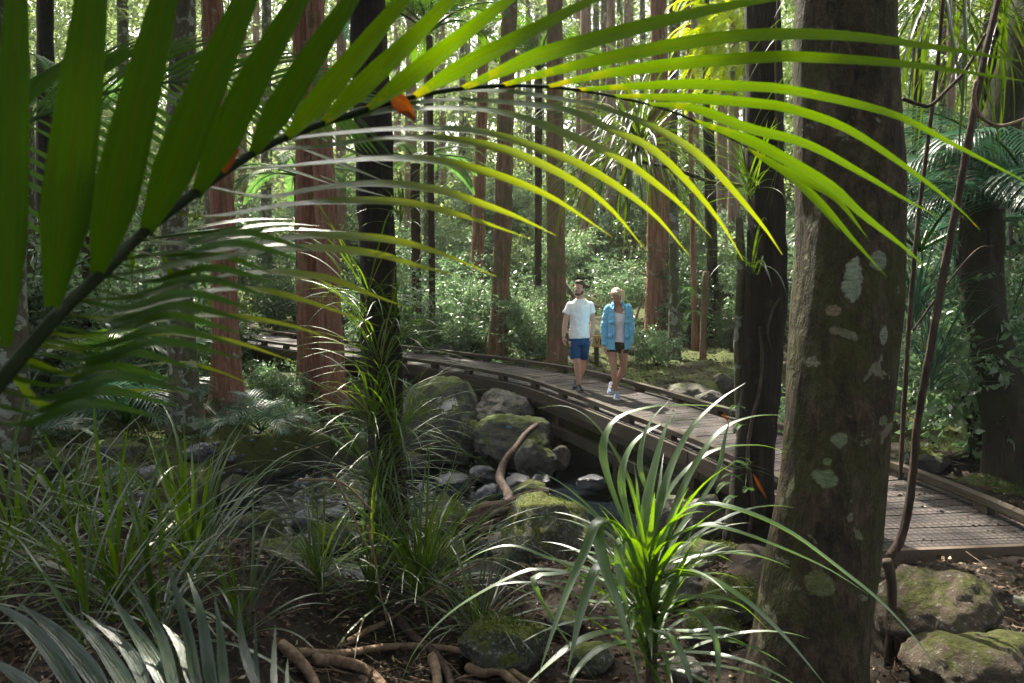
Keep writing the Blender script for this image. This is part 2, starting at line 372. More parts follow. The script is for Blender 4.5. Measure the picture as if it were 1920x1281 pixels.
# ------------------------------------------------------------ ground, water
xs = np.concatenate([np.linspace(-60, -9, 60)[:-1], np.linspace(-9, 8, 190), np.linspace(8, 60, 60)[1:]])
ys = np.concatenate([np.linspace(-12, 2, 20)[:-1], np.linspace(2, 19, 200), 19+np.cumsum(np.linspace(.1, 3.0, 62))])
XX, YY = np.meshgrid(xs, ys); ZZ = H(XX, YY)
for j in range(ZZ.shape[0]):
    if ys[j] > 45: continue
    for i in range(ZZ.shape[1]):
        if abs(xs[i]) < 14: ZZ[j, i] += gn(xs[i], ys[j])
nx, ny = len(xs), len(ys)
V = np.stack([XX.ravel(), YY.ravel(), ZZ.ravel()], 1)
I = (np.arange(ny-1)[:, None]*nx+np.arange(nx-1)[None, :]).ravel()
tag(mesh_obj('forest_floor', V, np.stack([I, I+1, I+1+nx, I+nx], 1), M['ground'], center=False), kind='structure')
wv = MB(); wp = resample(catmull(CHAN), .5); wn = normals2(wp)
for p, n in zip(wp, wn):
    for s in (-2.4, -.8, .8, 2.4): wv.v.append((p.x+n.x*s, p.y+n.y*s, -1.13)); wv.uv.append((0, 0))
for i in range(len(wp)-1):
    for k in range(3): wv.f.append((i*4+k, i*4+k+1, i*4+5+k, i*4+4+k))
tag(wv.build('stream_water', M['water'], center=False), kind='structure')

# ------------------------------------------------------------ generic builders
def frame(d, up=Vector((0, 0, 1))):
    d = d.normalized(); s = d.cross(up)
    if s.length < 1e-4: s = Vector((1, 0, 0))
    s.normalize(); return s, s.cross(d).normalized()
def tube(mb, path, rad, n=10, rough=0.0, freq=4, cap=True, seed=0, rad2=None, side=None, lumps=0):
    path = [Vector(p) for p in path]; m = len(path); base = len(mb.v); L = 0
    s0 = None
    for i, p in enumerate(path):
        d = path[min(i+1, m-1)]-path[max(i-1, 0)]; d.normalize()
        if side is not None: s = (side-d*side.dot(d)).normalized()
        elif s0 is None: s, _ = frame(d, Vector((0, 1, .01)))
        else: s = (s0-d*s0.dot(d)).normalized()
        s0 = s; u = s.cross(d)
        r = rad[i] if hasattr(rad, '__len__') else rad
        r2 = (rad2[i] if hasattr(rad2, '__len__') else rad2) if rad2 is not None else r
        if i: L += (p-path[i-1]).length
        for k in range(n):
            a = 2*math.pi*k/n; q = s*math.cos(a)*r+u*math.sin(a)*r2
            if rough: q *= 1+rough*noise.noise(Vector((math.cos(a)*freq*.6+seed*3.1, math.sin(a)*freq*.6, L*freq)))+lumps*noise.noise(Vector((math.cos(a)*1.1+seed, math.sin(a)*1.1, L*1.1+9)))
            mb.v.append(tuple(p+q)); mb.uv.append((L, k/n))
    for i in range(m-1):
        for k in range(n):
            a = base+i*n+k; b = base+i*n+(k+1) % n; mb.f.append((a, b, b+n, a+n))
    if cap:
        mb.f.append(tuple(base+k for k in reversed(range(n)))); mb.f.append(tuple(base+(m-1)*n+k for k in range(n)))
def smooth_path(pts, step): return resample(catmull([tuple(p) for p in pts], 12), step)
def lerp_list(vals, n):
    out = []
    for i in range(n):
        t = i/(n-1)*(len(vals)-1); k = min(int(t), len(vals)-2); out.append(vals[k]*(1-(t-k))+vals[k+1]*(t-k))
    return out
def ribbon(mb, pts, width, face=None, fold=.25, tip=1.0, basew=.35, double=False, peak=.35, face2=None):
    """strap leaf: pts path, V-folded, pointed; face = direction the upper surface looks to"""
    n = len(pts); base = len(mb.v); L = 0; tot = sum((b-a).length for a, b in zip(pts, pts[1:])) or 1
    for i, p in enumerate(pts):
        d = (pts[min(i+1, n-1)]-pts[max(i-1, 0)]).normalized()
        f = face if face is not None else Vector((0, 0, 1))
        if face2 is not None: f = f.lerp(face2, min(1, max(0, (i/(n-1)-.25)/.5)))
        s = d.cross(f)
        if s.length < .05: s = d.cross(Vector((.3, 1, .2)))
        s.normalize(); u = s.cross(d)
        if i: L += (p-pts[i-1]).length
        t = L/tot
        w = width*(basew+(1-basew)*min(1, t/peak)) if t < peak else width*max(0.03, (1-((t-peak)/(1-peak))**1.8))
        w *= .5
        if i == n-1: w = width*.02
        for k, (a, b) in enumerate(((-1, fold), (0, -fold*.4), (1, fold))):
            mb.v.append(tuple(p+s*a*w+u*b*w)); mb.uv.append((k*.5, t*4))
    for i in range(n-1):
        for k in range(2):
            a = base+i*3+k; mb.f.append((a, a+1, a+4, a+3))
def strap(mb, base, az, el, length, width, droop=1.0, segs=9, fold=.3, twist=0.0, face=None):
    d = Vector((math.cos(az)*math.cos(el), math.sin(az)*math.cos(el), math.sin(el))); p = Vector(base); pts = [p.copy()]
    for i in range(segs):
        t = (i+1)/segs
        d = d+Vector((random.uniform(-twist, twist), random.uniform(-twist, twist), -droop*(.10+.9*t)*(3.2/segs)*.42))
        d.normalize(); p = p+d*(length/segs); pts.append(p.copy())
    ribbon(mb, pts, width, face, fold)
    return pts
def tuft(mb, base, n, length, width, droop=1.0, elr=(.5, 1.4), az=(0, 6.283), segs=9, up=0.0):
    for i in range(n):
        a = random.uniform(*az); e = random.uniform(*elr); L = length*random.uniform(.55, 1.1)
        b = Vector(base)+Vector((random.gauss(0, .02), random.gauss(0, .02), random.uniform(0, up)))
        strap(mb, b, a, e, L, width*random.uniform(.7, 1.15), droop*random.uniform(.7, 1.35), segs, twist=.05)
def frond(mbl, mbr, base, az, el, length, leaf=.35, n=36, width=.025, droop=1.2, lf_droop=.5, rr=.012, spread=1.0, bare=.15, segs=4):
    """pinnate frond: rachis arcs over, leaflets both sides"""
    d = Vector((math.cos(az)*math.cos(el), math.sin(az)*math.cos(el), math.sin(el))); p = Vector(base); pts = [p.copy()]; S = 16
    for i in range(S):
        d = (d+Vector((0, 0, -droop*(.03+.11*(i/S))))).normalized(); p = p+d*(length/S); pts.append(p.copy())
    tube(mbr, pts, [rr*(1-.85*i/S) for i in range(S+1)], 5)
    for k in range(n):
        t = bare+(1-bare)*(k+.5)/n; fi = t*S; i = min(int(fi), S-1); q = pts[i].lerp(pts[i+1], fi-i)
        dr = (pts[i+1]-pts[i]).normalized(); sd, up = frame(dr)
        L = leaf*(math.sin(math.pi*min(.98, .12+.88*t))**.55)*random.uniform(.92, 1.06)
        for sg in (-1, 1):
            a = spread*(1.05-.55*t); dd = (sd*sg*math.sin(a)+dr*math.cos(a)+up*.18).normalized(); pp = q.copy(); lp = [pp.copy()]
            for m in range(segs):
                dd = (dd+Vector((0, 0, -lf_droop*(m+1)/segs*.5))).normalized(); pp = pp+dd*(L/segs); lp.append(pp.copy())
            ribbon(mbl, lp, width, up, .2)
def leaves(centers, dirs, size, aspect=.5, jitter=.3):
    """diamond leaves -> V,F"""
    n = len(centers); rv = rng.normal(size=(n, 3)); s = np.cross(dirs, rv); s /= np.linalg.norm(s, axis=1)[:, None]+1e-9
    nrm = np.cross(s, dirs)
    sz = size*rng.uniform(1-jitter, 1+jitter, (n, 1))
    V = np.empty((n, 4, 3)); V[:, 0] = centers; V[:, 1] = centers+dirs*sz*.5+s*sz*aspect*.5+nrm*sz*.08
    V[:, 2] = centers+dirs*sz; V[:, 3] = centers+dirs*sz*.5-s*sz*aspect*.5+nrm*sz*.08
    return V.reshape(-1, 3), np.arange(n*4).reshape(-1, 4)
def unit(a): return a/(np.linalg.norm(a, axis=1)[:, None]+1e-9)
def twigs(origins, outdir, n_per, spread, tl, lsize, flat=.6):
    """twig clusters: for each origin several short twigs set with leaves -> centers, dirs"""
    C = []; D = []
    for o, od in zip(origins, outdir):
        k = n_per; d = unit(rng.normal(size=(k, 3))*np.array([1, 1, flat])+od*spread)
        L = rng.uniform(.5, 1, k)*tl
        m = max(3, int(tl/lsize*2.0)); t = rng.uniform(.1, 1, (k, m))
        c = o+d[:, None, :]*(t*L[:, None])[..., None]+rng.normal(size=(k, m, 3))*lsize*.25
        dd = unit((d[:, None, :]+rng.normal(size=(k, m, 3))*.75).reshape(-1, 3)+np.array([0, 0, -.15]))
        C.append(c.reshape(-1, 3)); D.append(dd)
    return np.concatenate(C), np.concatenate(D)

# ------------------------------------------------------------ boardwalk
def sweep(mb, path, nrm, off, w, z0, z1, step=None, gap=.0):
    """square beam following the path; broken into planks of `step` samples"""
    n = len(path); step = step or n
    for a in range(0, n-1, step):
        b = min(a+step, n-1); base = len(mb.v); jz = random.uniform(-.004, .004); jo = random.uniform(-.006, .006)
        for i in range(a, b+1):
            e = 0
            p = path[i]+nrm[i]*(off+jo); d = Vector((nrm[i].y, -nrm[i].x, 0))
            if i == a: p = p+d*gap
            if i == b: p = p-d*gap
            for (s, z) in ((-w/2, z0), (w/2, z0), (w/2, z1), (-w/2, z1)):
                q = p+nrm[i]*s; mb.v.append((q.x, q.y, z+jz)); mb.uv.append((i*.145*.5, (s+z)*2))
        for i in range(b-a):
            for k in range(4):
                u = base+i*4+k; v = base+i*4+(k+1) % 4; mb.f.append((u, v, v+4, u+4))
        mb.f.append((base+3, base+2, base+1, base)); e0 = base+(b-a)*4; mb.f.append((e0, e0+1, e0+2, e0+3))
bw = thing('boardwalk', (NEAR[-1].x, NEAR[-1].y, -.2), 'curving timber boardwalk with netted planks and low kerb rails crossing the creek', 'boardwalk')
dk = MB()
for i in range(len(NEAR)-1):
    a, b = NEAR[i], NEAR[i+1]; na, nb = NN[i], NN[i+1]; g = .05
    p0 = a.lerp(b, g); p1 = a.lerp(b, 1-g); zt = random.uniform(-.003, .003); base = len(dk.v)
    for (q, n) in ((p0, na), (p1, nb)):
        for s in (-.03, WID+.03):
            for z in (-.045, 0): w = q+n*s; dk.v.append((w.x, w.y, z+zt)); dk.uv.append((i*.145+(0 if q is p0 else .13), s))
    dk.f += [(base+j for j in f) for f in ()]
    for f in ((0, 1, 3, 2), (4, 6, 7, 5), (0, 4, 5, 1), (2, 3, 7, 6), (0, 2, 6, 4), (1, 5, 7, 3)): dk.f.append(tuple(base+j for j in f))
dk.build('deck_planks', M['deck'], bw, smooth=False)
for off in (.03, WID-.03):
    m = MB(); sweep(m, NEAR, NN, off, .095, .075, .135, 21, .006); m.build('kerb_rail', M['beam'], bw, smooth=False)
    for i in range(3, len(NEAR)-2, 7):
        m = MB()
        p = NEAR[i]+NN[i]*off; rot = Matrix.Rotation(math.atan2(NN[i].y, NN[i].x), 3, 'Z'); m.box((p.x, p.y, .038), .085, .17, .07, rot)
        m.build('kerb_block', M['beam'], bw, smooth=False)
for off in (-.055, WID+.055):
    m = MB(); sweep(m, NEAR, NN, off, .045, -.19, -.012, 27, .004); m.build('fascia_beam', M['beam'], bw, smooth=False)
for off in (.12, WID-.12):
    m = MB(); sweep(m, NEAR, NN, off, .09, -.36, -.205, 27, .004); m.build('bearer', M['beam'], bw, smooth=False)
m = MB(); sweep(m, NEAR[-55:-12], NN[-55:-12], .0, .10, -.62, -.48, 43); m.build('lower_beam', M['beam_dark'], bw, smooth=False)
for i in range(len(NEAR)-50, len(NEAR)-8, 13):
    for off in (.12, WID-.12):
        m = MB(); p = NEAR[i]+NN[i]*off; z = h1(p.x, p.y)-.3; rot = Matrix.Rotation(math.atan2(NN[i].y, NN[i].x), 3, 'Z')
        m.box((p.x, p.y, (z-.365)/2), .10, .10, -z-.365, rot)
        m.build('support_post', M['beam'], bw, smooth=False)
m = MB()
for i in range(4, len(NEAR)-4, 9):
    p = NEAR[i]+NN[i]*WID/2; rot = Matrix.Rotation(math.atan2(NN[i].y, NN[i].x), 3, 'Z'); m.box((p.x, p.y, -.12), WID-.1, .05, .145, rot)
m.build('joist', M['beam'], bw, smooth=False)
e = NEAR[-1]; n = NN[-1]; d = Vector((n.y, -n.x, 0)); m = MB(); c = e+n*WID/2+d*.035
m.box((c.x, c.y, -.045), WID+.3, .05, .11, Matrix.Rotation(math.atan2(n.y, n.x), 3, 'Z')); m.build('end_board', M['beam_end'], bw, smooth=False)

# ------------------------------------------------------------ trees
def unit(a): return a/(np.linalg.norm(a, axis=1)[:, None]+1e-9)
BEAMS = [(P(1010, 215, 1.6), .20), (P(1150, 230, 1.7), .28), (P(1250, 190, 1.9), .28), (P(1500, 260, 2.1), .35), (P(1200, 350, 1.9), .3), (P(860, 250, 1.35), .14),
         (P(1050, 960, 7.8), .5), (P(1220, 950, 3.6), .62), (P(1370, 970, 3.4), .42), (P(1080, 1100, 3.4), .5), (P(1230, 1180, 3.4), .5), (P(1230, 800, 3.8), .4), (P(240, 690, 13.0), .6), (P(480, 770, 12.8), .35), (P(180, 640, 13.2), .4), (P(420, 640, 13.8), .22), (P(1740, 560, 8.6), .35), (P(1800, 1090, 5.4), .3), (P(1850, 990, 6.4), .35), (P(1770, 1180, 5.2), .25),
         (P(1230, 730, 14), .5), (P(1085, 560, 12.95), .3), (P(1157, 570, 12.35), .3), (P(1150, 690, 17), .8), (P(1060, 770, 11.6), .4), (P(860, 740, 13.2), .35), (P(1345, 60, 11.5), 1.15),
         (P(300, 1180, 1.7), .12), (P(480, 1000, 7), .2), (P(640, 560, 6.6), .3), (P(820, 480, 12), .5), (P(1390, 400, 7.2), .3), (P(1200, 300, 8), .4),
         (P(800, 1120, 5), .3), (P(330, 980, 5), .18), (P(560, 420, 2.6), .15), (P(620, 700, 6.6), .2), (P(1000, 560, 22), 1.2), (P(900, 540, 24), 1.4), (P(1180, 560, 24), 1.4)]
random.seed(21)
for k in range(85):
    Y = random.uniform(18, 60); BEAMS.append((P(random.uniform(430, 1480), random.uniform(330, 600) if Y < 35 else random.uniform(40, 420), Y), random.uniform(.35, 1.0)*(1+Y/50)))
_bp = np.array([list(p) for p, r in BEAMS]); _br = np.array([r for p, r in BEAMS]); _sd = np.array(SUND)
def shade_filter(C, D, bx=None):
    """leave the light gaps of the canopy open: drop leaves that would stand in one"""
    keep = np.ones(len(C), bool)
    for p, r in zip(_bp, _br):
        w = C-p; t = w @ _sd; d2 = (w*w).sum(1)-t*t; keep &= ~((t > .8) & (d2 < (r+.08)**2))
    for p, d, r in GAPS:   # openings in the roof that let skylight down
        w = C-p; t = w @ d; d2 = (w*w).sum(1)-t*t; keep &= ~((t > 2.5) & (d2 < r*r))
    return C[keep], D[keep]
GAPS = [(np.array(P(1120, 600, 12.6)), unit(np.array([[.1, -.55, .83]]))[0], 3.6), (np.array(P(1120, 600, 12.6)), unit(np.array([[-.25, -.1, .95]]))[0], 2.8), (np.array(P(1000, 560, 20)), unit(np.array([[0, -.35, .9]]))[0], 3.5), (np.array(P(1230, 1000, 3.6)), np.array([0, 0, 1.0]), .9), (np.array(P(1000, 800, 12)), np.array([0, 0, 1.0]), 1.5)]
def crown(center, rx, rz, ncl, lsize=.16, dens=16, mat=None, parent=None, tl=.7, beams=True, limbs=True):
    os_, od = [], []
    c = np.array(center)
    while len(os_) < ncl:
        d = rng.normal(size=3); d /= np.linalg.norm(d); r = rng.uniform(.25, 1)**.5
        o = c+d*np.array([rx, rx, rz])*r
        os_.append(o); od.append(d)
        if len(os_) > 4000: break
    C, D = twigs(os_, od, dens//3, .5, tl, lsize*.9)
    if beams: C, D = shade_filter(C, D)
    V, Fc = leaves(C, D, lsize, .5)
    return mesh_obj('crown', V, Fc, mat or M['canopy'], parent, smooth=False)
def trunk_path(pts, Y, leanY=0.0):
    out = []
    for i, (x, y) in enumerate(pts): out.append(P(x, y, Y+leanY*i))
    return out
def tree(name, pts, Y, w, mat, label, group=None, cat='tree', hgt=14, flare=1.5, n=20, rough=.12, crownspec=(2.6, 2.2, 60), lsize=.17, limbs=3, basez=None, lumps=.2, beams=True, crown_mesh=None, rings=.12):
    """pts: trunk pixels from base up; continues above the frame to its crown"""
    path = trunk_path(pts, Y); b = path[0]; gz = h1(b.x, b.y) if basez is None else basez
    base = Vector((b.x, b.y, gz-.12))
    if len(path) > 1 and path[1].z > gz+.4 and path[0].z < gz+.3: path[0] = Vector((b.x, b.y, gz+.1))
    top = path[-1]; dr = (path[-1]-path[-2]).normalized() if len(path) > 1 else Vector((0, 0, 1))
    dr = (dr+Vector((0, 0, 1.2))).normalized()
    if hgt > top.z+1:
        e = top+dr*(hgt-top.z)/max(.5, dr.z); ns = max(1, int((hgt-top.z)/1.0))
        for q in range(1, ns+1): path.append(top.lerp(e, q/ns))
    full = smooth_path([base]+path, rings if rings else .3)
    r0 = w/2; rad = []
    for p in full:
        z = p.z-gz; r = r0*(1-.45*max(0, z)/max(hgt, 1)); r *= 1+(flare-1)*math.exp(-max(0, z)/.35*.8); rad.append(r)
    T = thing(name, (base.x, base.y, gz), label, cat, group)
    m = MB(); tube(m, full, rad, n, rough, 5/max(.3, w)*.35, True, random.random()*50, lumps=lumps)
    tk = m.build('trunk', mat, T)
    tp = full[-1]
    if limbs:
        m = MB()
        for k in range(limbs):
            a = random.uniform(0, 6.28); s = full[int(len(full)*random.uniform(.78, .95))]; e = tp+Vector((math.cos(a)*crownspec[0]*.6, math.sin(a)*crownspec[0]*.6, random.uniform(-.3, 1.2)))
            tube(m, smooth_path([s, s.lerp(e, .5)+Vector((0, 0, .4)), e], .3), [r0*.35]*1000, 6)
        m.build('limb', mat, T)
    if crown_mesh is not None:
        cr = bpy.data.objects.new('crown', crown_mesh); COL.objects.link(cr); cr.parent = T
        cr.location = tp-T.location; cr.rotation_euler = (0, 0, random.uniform(0, 6.28)); s = crownspec[0]/2.6; cr.scale = (s, s, s*crownspec[1]/2.2)
    elif crownspec[2]:
        crown(tp+Vector((0, 0, .3)), crownspec[0], crownspec[1], crownspec[2], lsize, 18, parent=T, beams=beams)
    return T
# big tree in the foreground right
bigpatch = []
for (x, y, rx, rz, c) in ((1605, 525, .05, .115, (.30, .36, .24)), (1655, 490, .05, .05, (.26, .31, .22)), (1668, 630, .026, .05, (.24, .30, .2)), (1540, 685, .04, .04, (.27, .25, .18)), (1572, 583, .03, .03, (.25, .21, .13)),
                         (1558, 900, .06, .05, (.19, .25, .13)), (1580, 825, .04, .04, (.2, .24, .14)), (1543, 1095, .07, .07, (.17, .19, .08)), (1548, 38, .05, .03, (.27, .26, .2)), (1545, 225, .04, .04, (.18, .2, .13)), (1560, 868, .02, .02, (.2, .26, .13)), (1668, 792, .03, .03, (.17, .2, .11))):
    bigpatch.append((x, y, rx, rz, c))
BY = 4.3
bx = P(1511, 1281, BY); bz = h1(bx.x, bx.y)
def bigmat():
    org = Vector((bx.x, bx.y, bz)); L = []
    for (x, y, rx, rz, c) in bigpatch:
        p = P(x, y, BY-.28)-org; L.append((tuple(p), (rx, .2, rz), c))
    return bark_mat('bark_big_tree', (.012, .010, .007), (.062, .045, .027), (.16, .12, .078), (15, 15, 6), .40, .30, 1.0, (.055, .065, .014), (.22, .22, .14), .08, L)
BT = tree('broad_tree', [(1505, 1340), (1511, 1281), (1535, 1100), (1562, 900), (1577, 700), (1589, 500), (1588, 300), (1590, 0)], BY, .605, bigmat(),
     'thick mossy trunk with pale green lichen patches in the right foreground', hgt=11, flare=1.28, n=110, rough=.035, crownspec=(3.2, 2.2, 160), basez=bz, lumps=.12, rings=.03)
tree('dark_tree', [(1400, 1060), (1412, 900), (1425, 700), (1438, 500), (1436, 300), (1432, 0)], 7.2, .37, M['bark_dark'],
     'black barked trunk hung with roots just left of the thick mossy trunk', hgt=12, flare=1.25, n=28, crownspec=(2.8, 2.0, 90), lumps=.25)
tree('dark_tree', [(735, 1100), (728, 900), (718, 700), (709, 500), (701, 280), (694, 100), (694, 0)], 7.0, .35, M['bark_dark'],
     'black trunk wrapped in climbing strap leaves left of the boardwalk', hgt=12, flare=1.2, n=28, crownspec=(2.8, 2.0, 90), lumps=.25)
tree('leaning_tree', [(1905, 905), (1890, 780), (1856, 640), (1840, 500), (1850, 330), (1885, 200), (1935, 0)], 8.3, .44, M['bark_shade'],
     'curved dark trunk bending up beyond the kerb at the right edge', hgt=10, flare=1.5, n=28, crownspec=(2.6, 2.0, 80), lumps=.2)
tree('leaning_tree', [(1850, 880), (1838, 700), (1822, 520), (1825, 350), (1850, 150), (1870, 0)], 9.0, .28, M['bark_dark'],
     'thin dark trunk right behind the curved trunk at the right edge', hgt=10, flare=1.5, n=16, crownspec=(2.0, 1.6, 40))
tree('mossy_tree', [(350, 800), (345, 700), (335, 560), (325, 430), (335, 200), (345, 0)], 12.6, .44, M['bark_grey'],
     'dark trunk spotted with white lichen beside the young palm on the left bank', hgt=13, flare=1.5, n=24, crownspec=(3.0, 2.3, 90))
tree('redwood_tree', [(424, 780), (424, 700), (421, 560), (418, 400), (405, 200), (398, 0)], 14, .46, M['bark_red'],
     'straight red barked trunk with flared foot on the left bank', 'red barked trunks', hgt=15, flare=1.7, n=24, crownspec=(3.0, 2.4, 90), lumps=.1)
tree('redwood_tree', [(582, 745), (580, 600), (578, 400), (572, 200), (566, 0)], 15.8, .50, M['bark_red'],
     'left one of the joined pair of red trunks in front of the boardwalk', 'red barked trunks', hgt=15, flare=1.3, n=24, crownspec=(3.0, 2.4, 80), lumps=.1)
tree('redwood_tree', [(625, 752), (619, 600), (612, 400), (600, 200), (590, 0)], 15.3, .46, M['bark_red'],
     'right one of the joined pair of red trunks in front of the boardwalk', 'red barked trunks', hgt=15, flare=1.35, n=24, crownspec=(3.0, 2.4, 80), lumps=.1)
tree('redwood_tree', [(932, 662), (940, 500), (945, 350), (950, 150), (957, 0)], 19.5, .46, M['bark_redgreen'],
     'slightly leaning brown trunk behind the boardwalk, left of the walking man', 'red barked trunks', hgt=16, flare=1.4, n=20, crownspec=(3.2, 2.4, 90), lumps=.1)
tree('redwood_tree', [(1043, 688), (1044, 560), (1042, 400), (1040, 200), (1040, 0)], 17.3, .42, M['bark_redgreen'],
     'upright red and green trunk directly behind the man', 'red barked trunks', hgt=16, flare=1.2, n=20, crownspec=(3.2, 2.4, 90), lumps=.08)
tree('redwood_tree', [(1229, 628), (1230, 500), (1232, 300), (1236, 120), (1234, 0)], 22, .56, M['bark_red'],
     'broad red trunk behind the woman, the hanging epiphyte in front of it', 'red barked trunks', hgt=17, flare=1.2, n=20, crownspec=(3.2, 2.6, 90), lumps=.08)
tree('redwood_tree', [(1252, 622), (1252, 500), (1250, 300), (1265, 120), (1268, 0)], 23.5, .34, M['bark_redgreen'],
     'narrower trunk touching the right side of the broad red trunk', 'red barked trunks', hgt=17, flare=1.2, n=16, crownspec=(2.8, 2.4, 60), lumps=.08)
tree('lichen_tree', [(1262, 665), (1264, 560), (1263, 400), (1262, 200), (1262, 0)], 18.5, .23, M['bark_grey'],
     'slim trunk covered in white lichen right of the woman', hgt=14, flare=1.8, n=14, crownspec=(2.2, 2.0, 50))
tree('slim_tree', [(1304, 640), (1300, 500), (1296, 300), (1290, 0)], 20, .14, M['bark_red'], 'thin red stem between the lichened trunk and the broken stump', hgt=13, flare=1.6, n=10, crownspec=(2, 2, 30))
tree('slim_tree', [(1338, 645), (1336, 520), (1330, 300), (1322, 0)], 22, .34, M['bark_dark'], 'dark straight trunk behind the broken stump', hgt=14, flare=1.5, n=12, crownspec=(2.5, 2, 40))
tree('redwood_tree', [(893, 620), (895, 500), (899, 330), (905, 150), (903, 0)], 25, .42, M['bark_red'], 'reddish trunk half hidden by undergrowth left of the leaning brown trunk', 'red barked trunks', hgt=17, flare=1.2, n=14, crownspec=(3, 2.4, 60))
# broken stump
st = MB(); a = G(1318, 668, -.1); tube(st, smooth_path([Vector((a.x, a.y, h1(a.x, a.y)-.1)), Vector((a.x, a.y, .8)), Vector((a.x+.02, a.y, 1.95))], .15), [.09, .085]+[.075]*40, 10, .25, 6)
tag(st.build('broken_stump', M['bark_redgreen']), 'thin broken off red stump standing alone behind the boardwalk', 'stump')
bgt = [(772, 300, 34, 25, 'r'), (800, 330, 30, 18, 'g'), (868, 380, 42, 16, 'g'), (828, 350, 46, 14, 'r'), (1085, 350, 34, 16, 'r'), (1118, 380, 40, 16, 'g'), (1146, 360, 33, 20, 'r'), (1182, 380, 44, 16, 'r'), (1205, 400, 50, 14, 'g'),
       (1302, 400, 36, 17, 'r'), (1325, 400, 44, 14, 'g'), (1352, 420, 30, 22, 'r'), (1376, 420, 27, 22, 'r'), (1285, 400, 48, 14, 'g'), (990, 400, 38, 14, 'g'), (1008, 420, 48, 12, 'r'), (745, 400, 44, 16, 'r'),
       (395, 300, 28, 24, 'g'), (360, 300, 36, 18, 'r'), (230, 300, 26, 26, 'g'), (455, 300, 34, 18, 'r'), (500, 300, 28, 22, 'g'), (640, 300, 30, 22, 'r'), (85, 300, 22, 34, 'd'), (160, 300, 30, 24, 'r'), (20, 300, 28, 24, 'g'),
       (1720, 300, 24, 20, 'd'), (1770, 300, 28, 20, 'g'), (1800, 300, 34, 16, 'g'), (1900, 300, 20, 26, 'd')]
for i, (x, y, Y, wpx, k) in enumerate(bgt):
    dx = random.uniform(-8, 8)
    side = 'left' if x < 700 else ('centre' if x < 1300 else 'right')
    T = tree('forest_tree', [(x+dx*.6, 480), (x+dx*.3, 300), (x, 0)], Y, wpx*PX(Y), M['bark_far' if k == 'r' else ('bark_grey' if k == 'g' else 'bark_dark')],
         {'r': 'distant reddish trunk among the pale foliage', 'g': 'distant grey lichened trunk among the pale foliage', 'd': 'dim distant trunk in the shaded edge of the forest'}[k],
         'distant trunks in the forest', hgt=random.uniform(17, 22), flare=1.2, n=9, rough=.1, limbs=2, crownspec=(random.uniform(2.4, 3.2), random.uniform(2.2, 3.0), 34), lsize=.24, rings=.6)
n_fill = 0
for k in range(400):
    Y = random.uniform(27, 62); X = random.uniform(-.75, .7)*Y
    if n_fill >= 42: break
    x = 960+X/Y*F
    if x < 700 and Y < 30: continue
    n_fill += 1
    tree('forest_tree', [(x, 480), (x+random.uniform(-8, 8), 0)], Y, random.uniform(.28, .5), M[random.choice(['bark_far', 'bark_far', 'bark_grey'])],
         'distant slim trunk deep in the hazy forest', 'distant trunks deep in the forest', hgt=random.uniform(16, 26), flare=1.1, n=8, rough=.08, limbs=0,
         crownspec=(random.uniform(2.2, 3.0), random.uniform(2.2, 3.2), 26), lsize=.30, rings=1.0)
# trees added around camera and clearing; their unseen crowns shade the scene
for (X, Y, h) in ((-6, 2, 9), (-4.4, 5.0, 8.6), (-7, 11, 10), (-1.5, -5, 8), (7.5, 4, 10), (-9, 4, 9), (-3.5, -2.5, 9), (5.5, 1, 9), (-8.5, 8, 10), (8, 7, 11), (2, -4, 10), (-11, 13, 12), (10.5, 15, 13), (7.5, 19, 14), (-13, 19, 14), (-9.5, 15.5, 12), (-7.5, 20, 14), (-15, 25, 15), (7.5, 11.5, 11), (6.2, 15, 12), (11, 10, 11)):
    T = thing('forest_tree', (X, Y, h1(X, Y)), 'tree standing beside the clearing, added so its crown above the frame casts shade', 'tree', 'shade trees added around the clearing')
    m = MB(); pa = smooth_path([Vector((X, Y, h1(X, Y)-.1)), Vector((X+.2, Y, h*.5)), Vector((X, Y+.2, h))], .4); tube(m, pa, [.24-.12*i/len(pa) for i in range(len(pa))], 12, .12, 2); m.build('trunk', M['bark_grey'], T)
    crown((X, Y, h+.5), 4.2, 1.8, 640, .20, 18, parent=T)

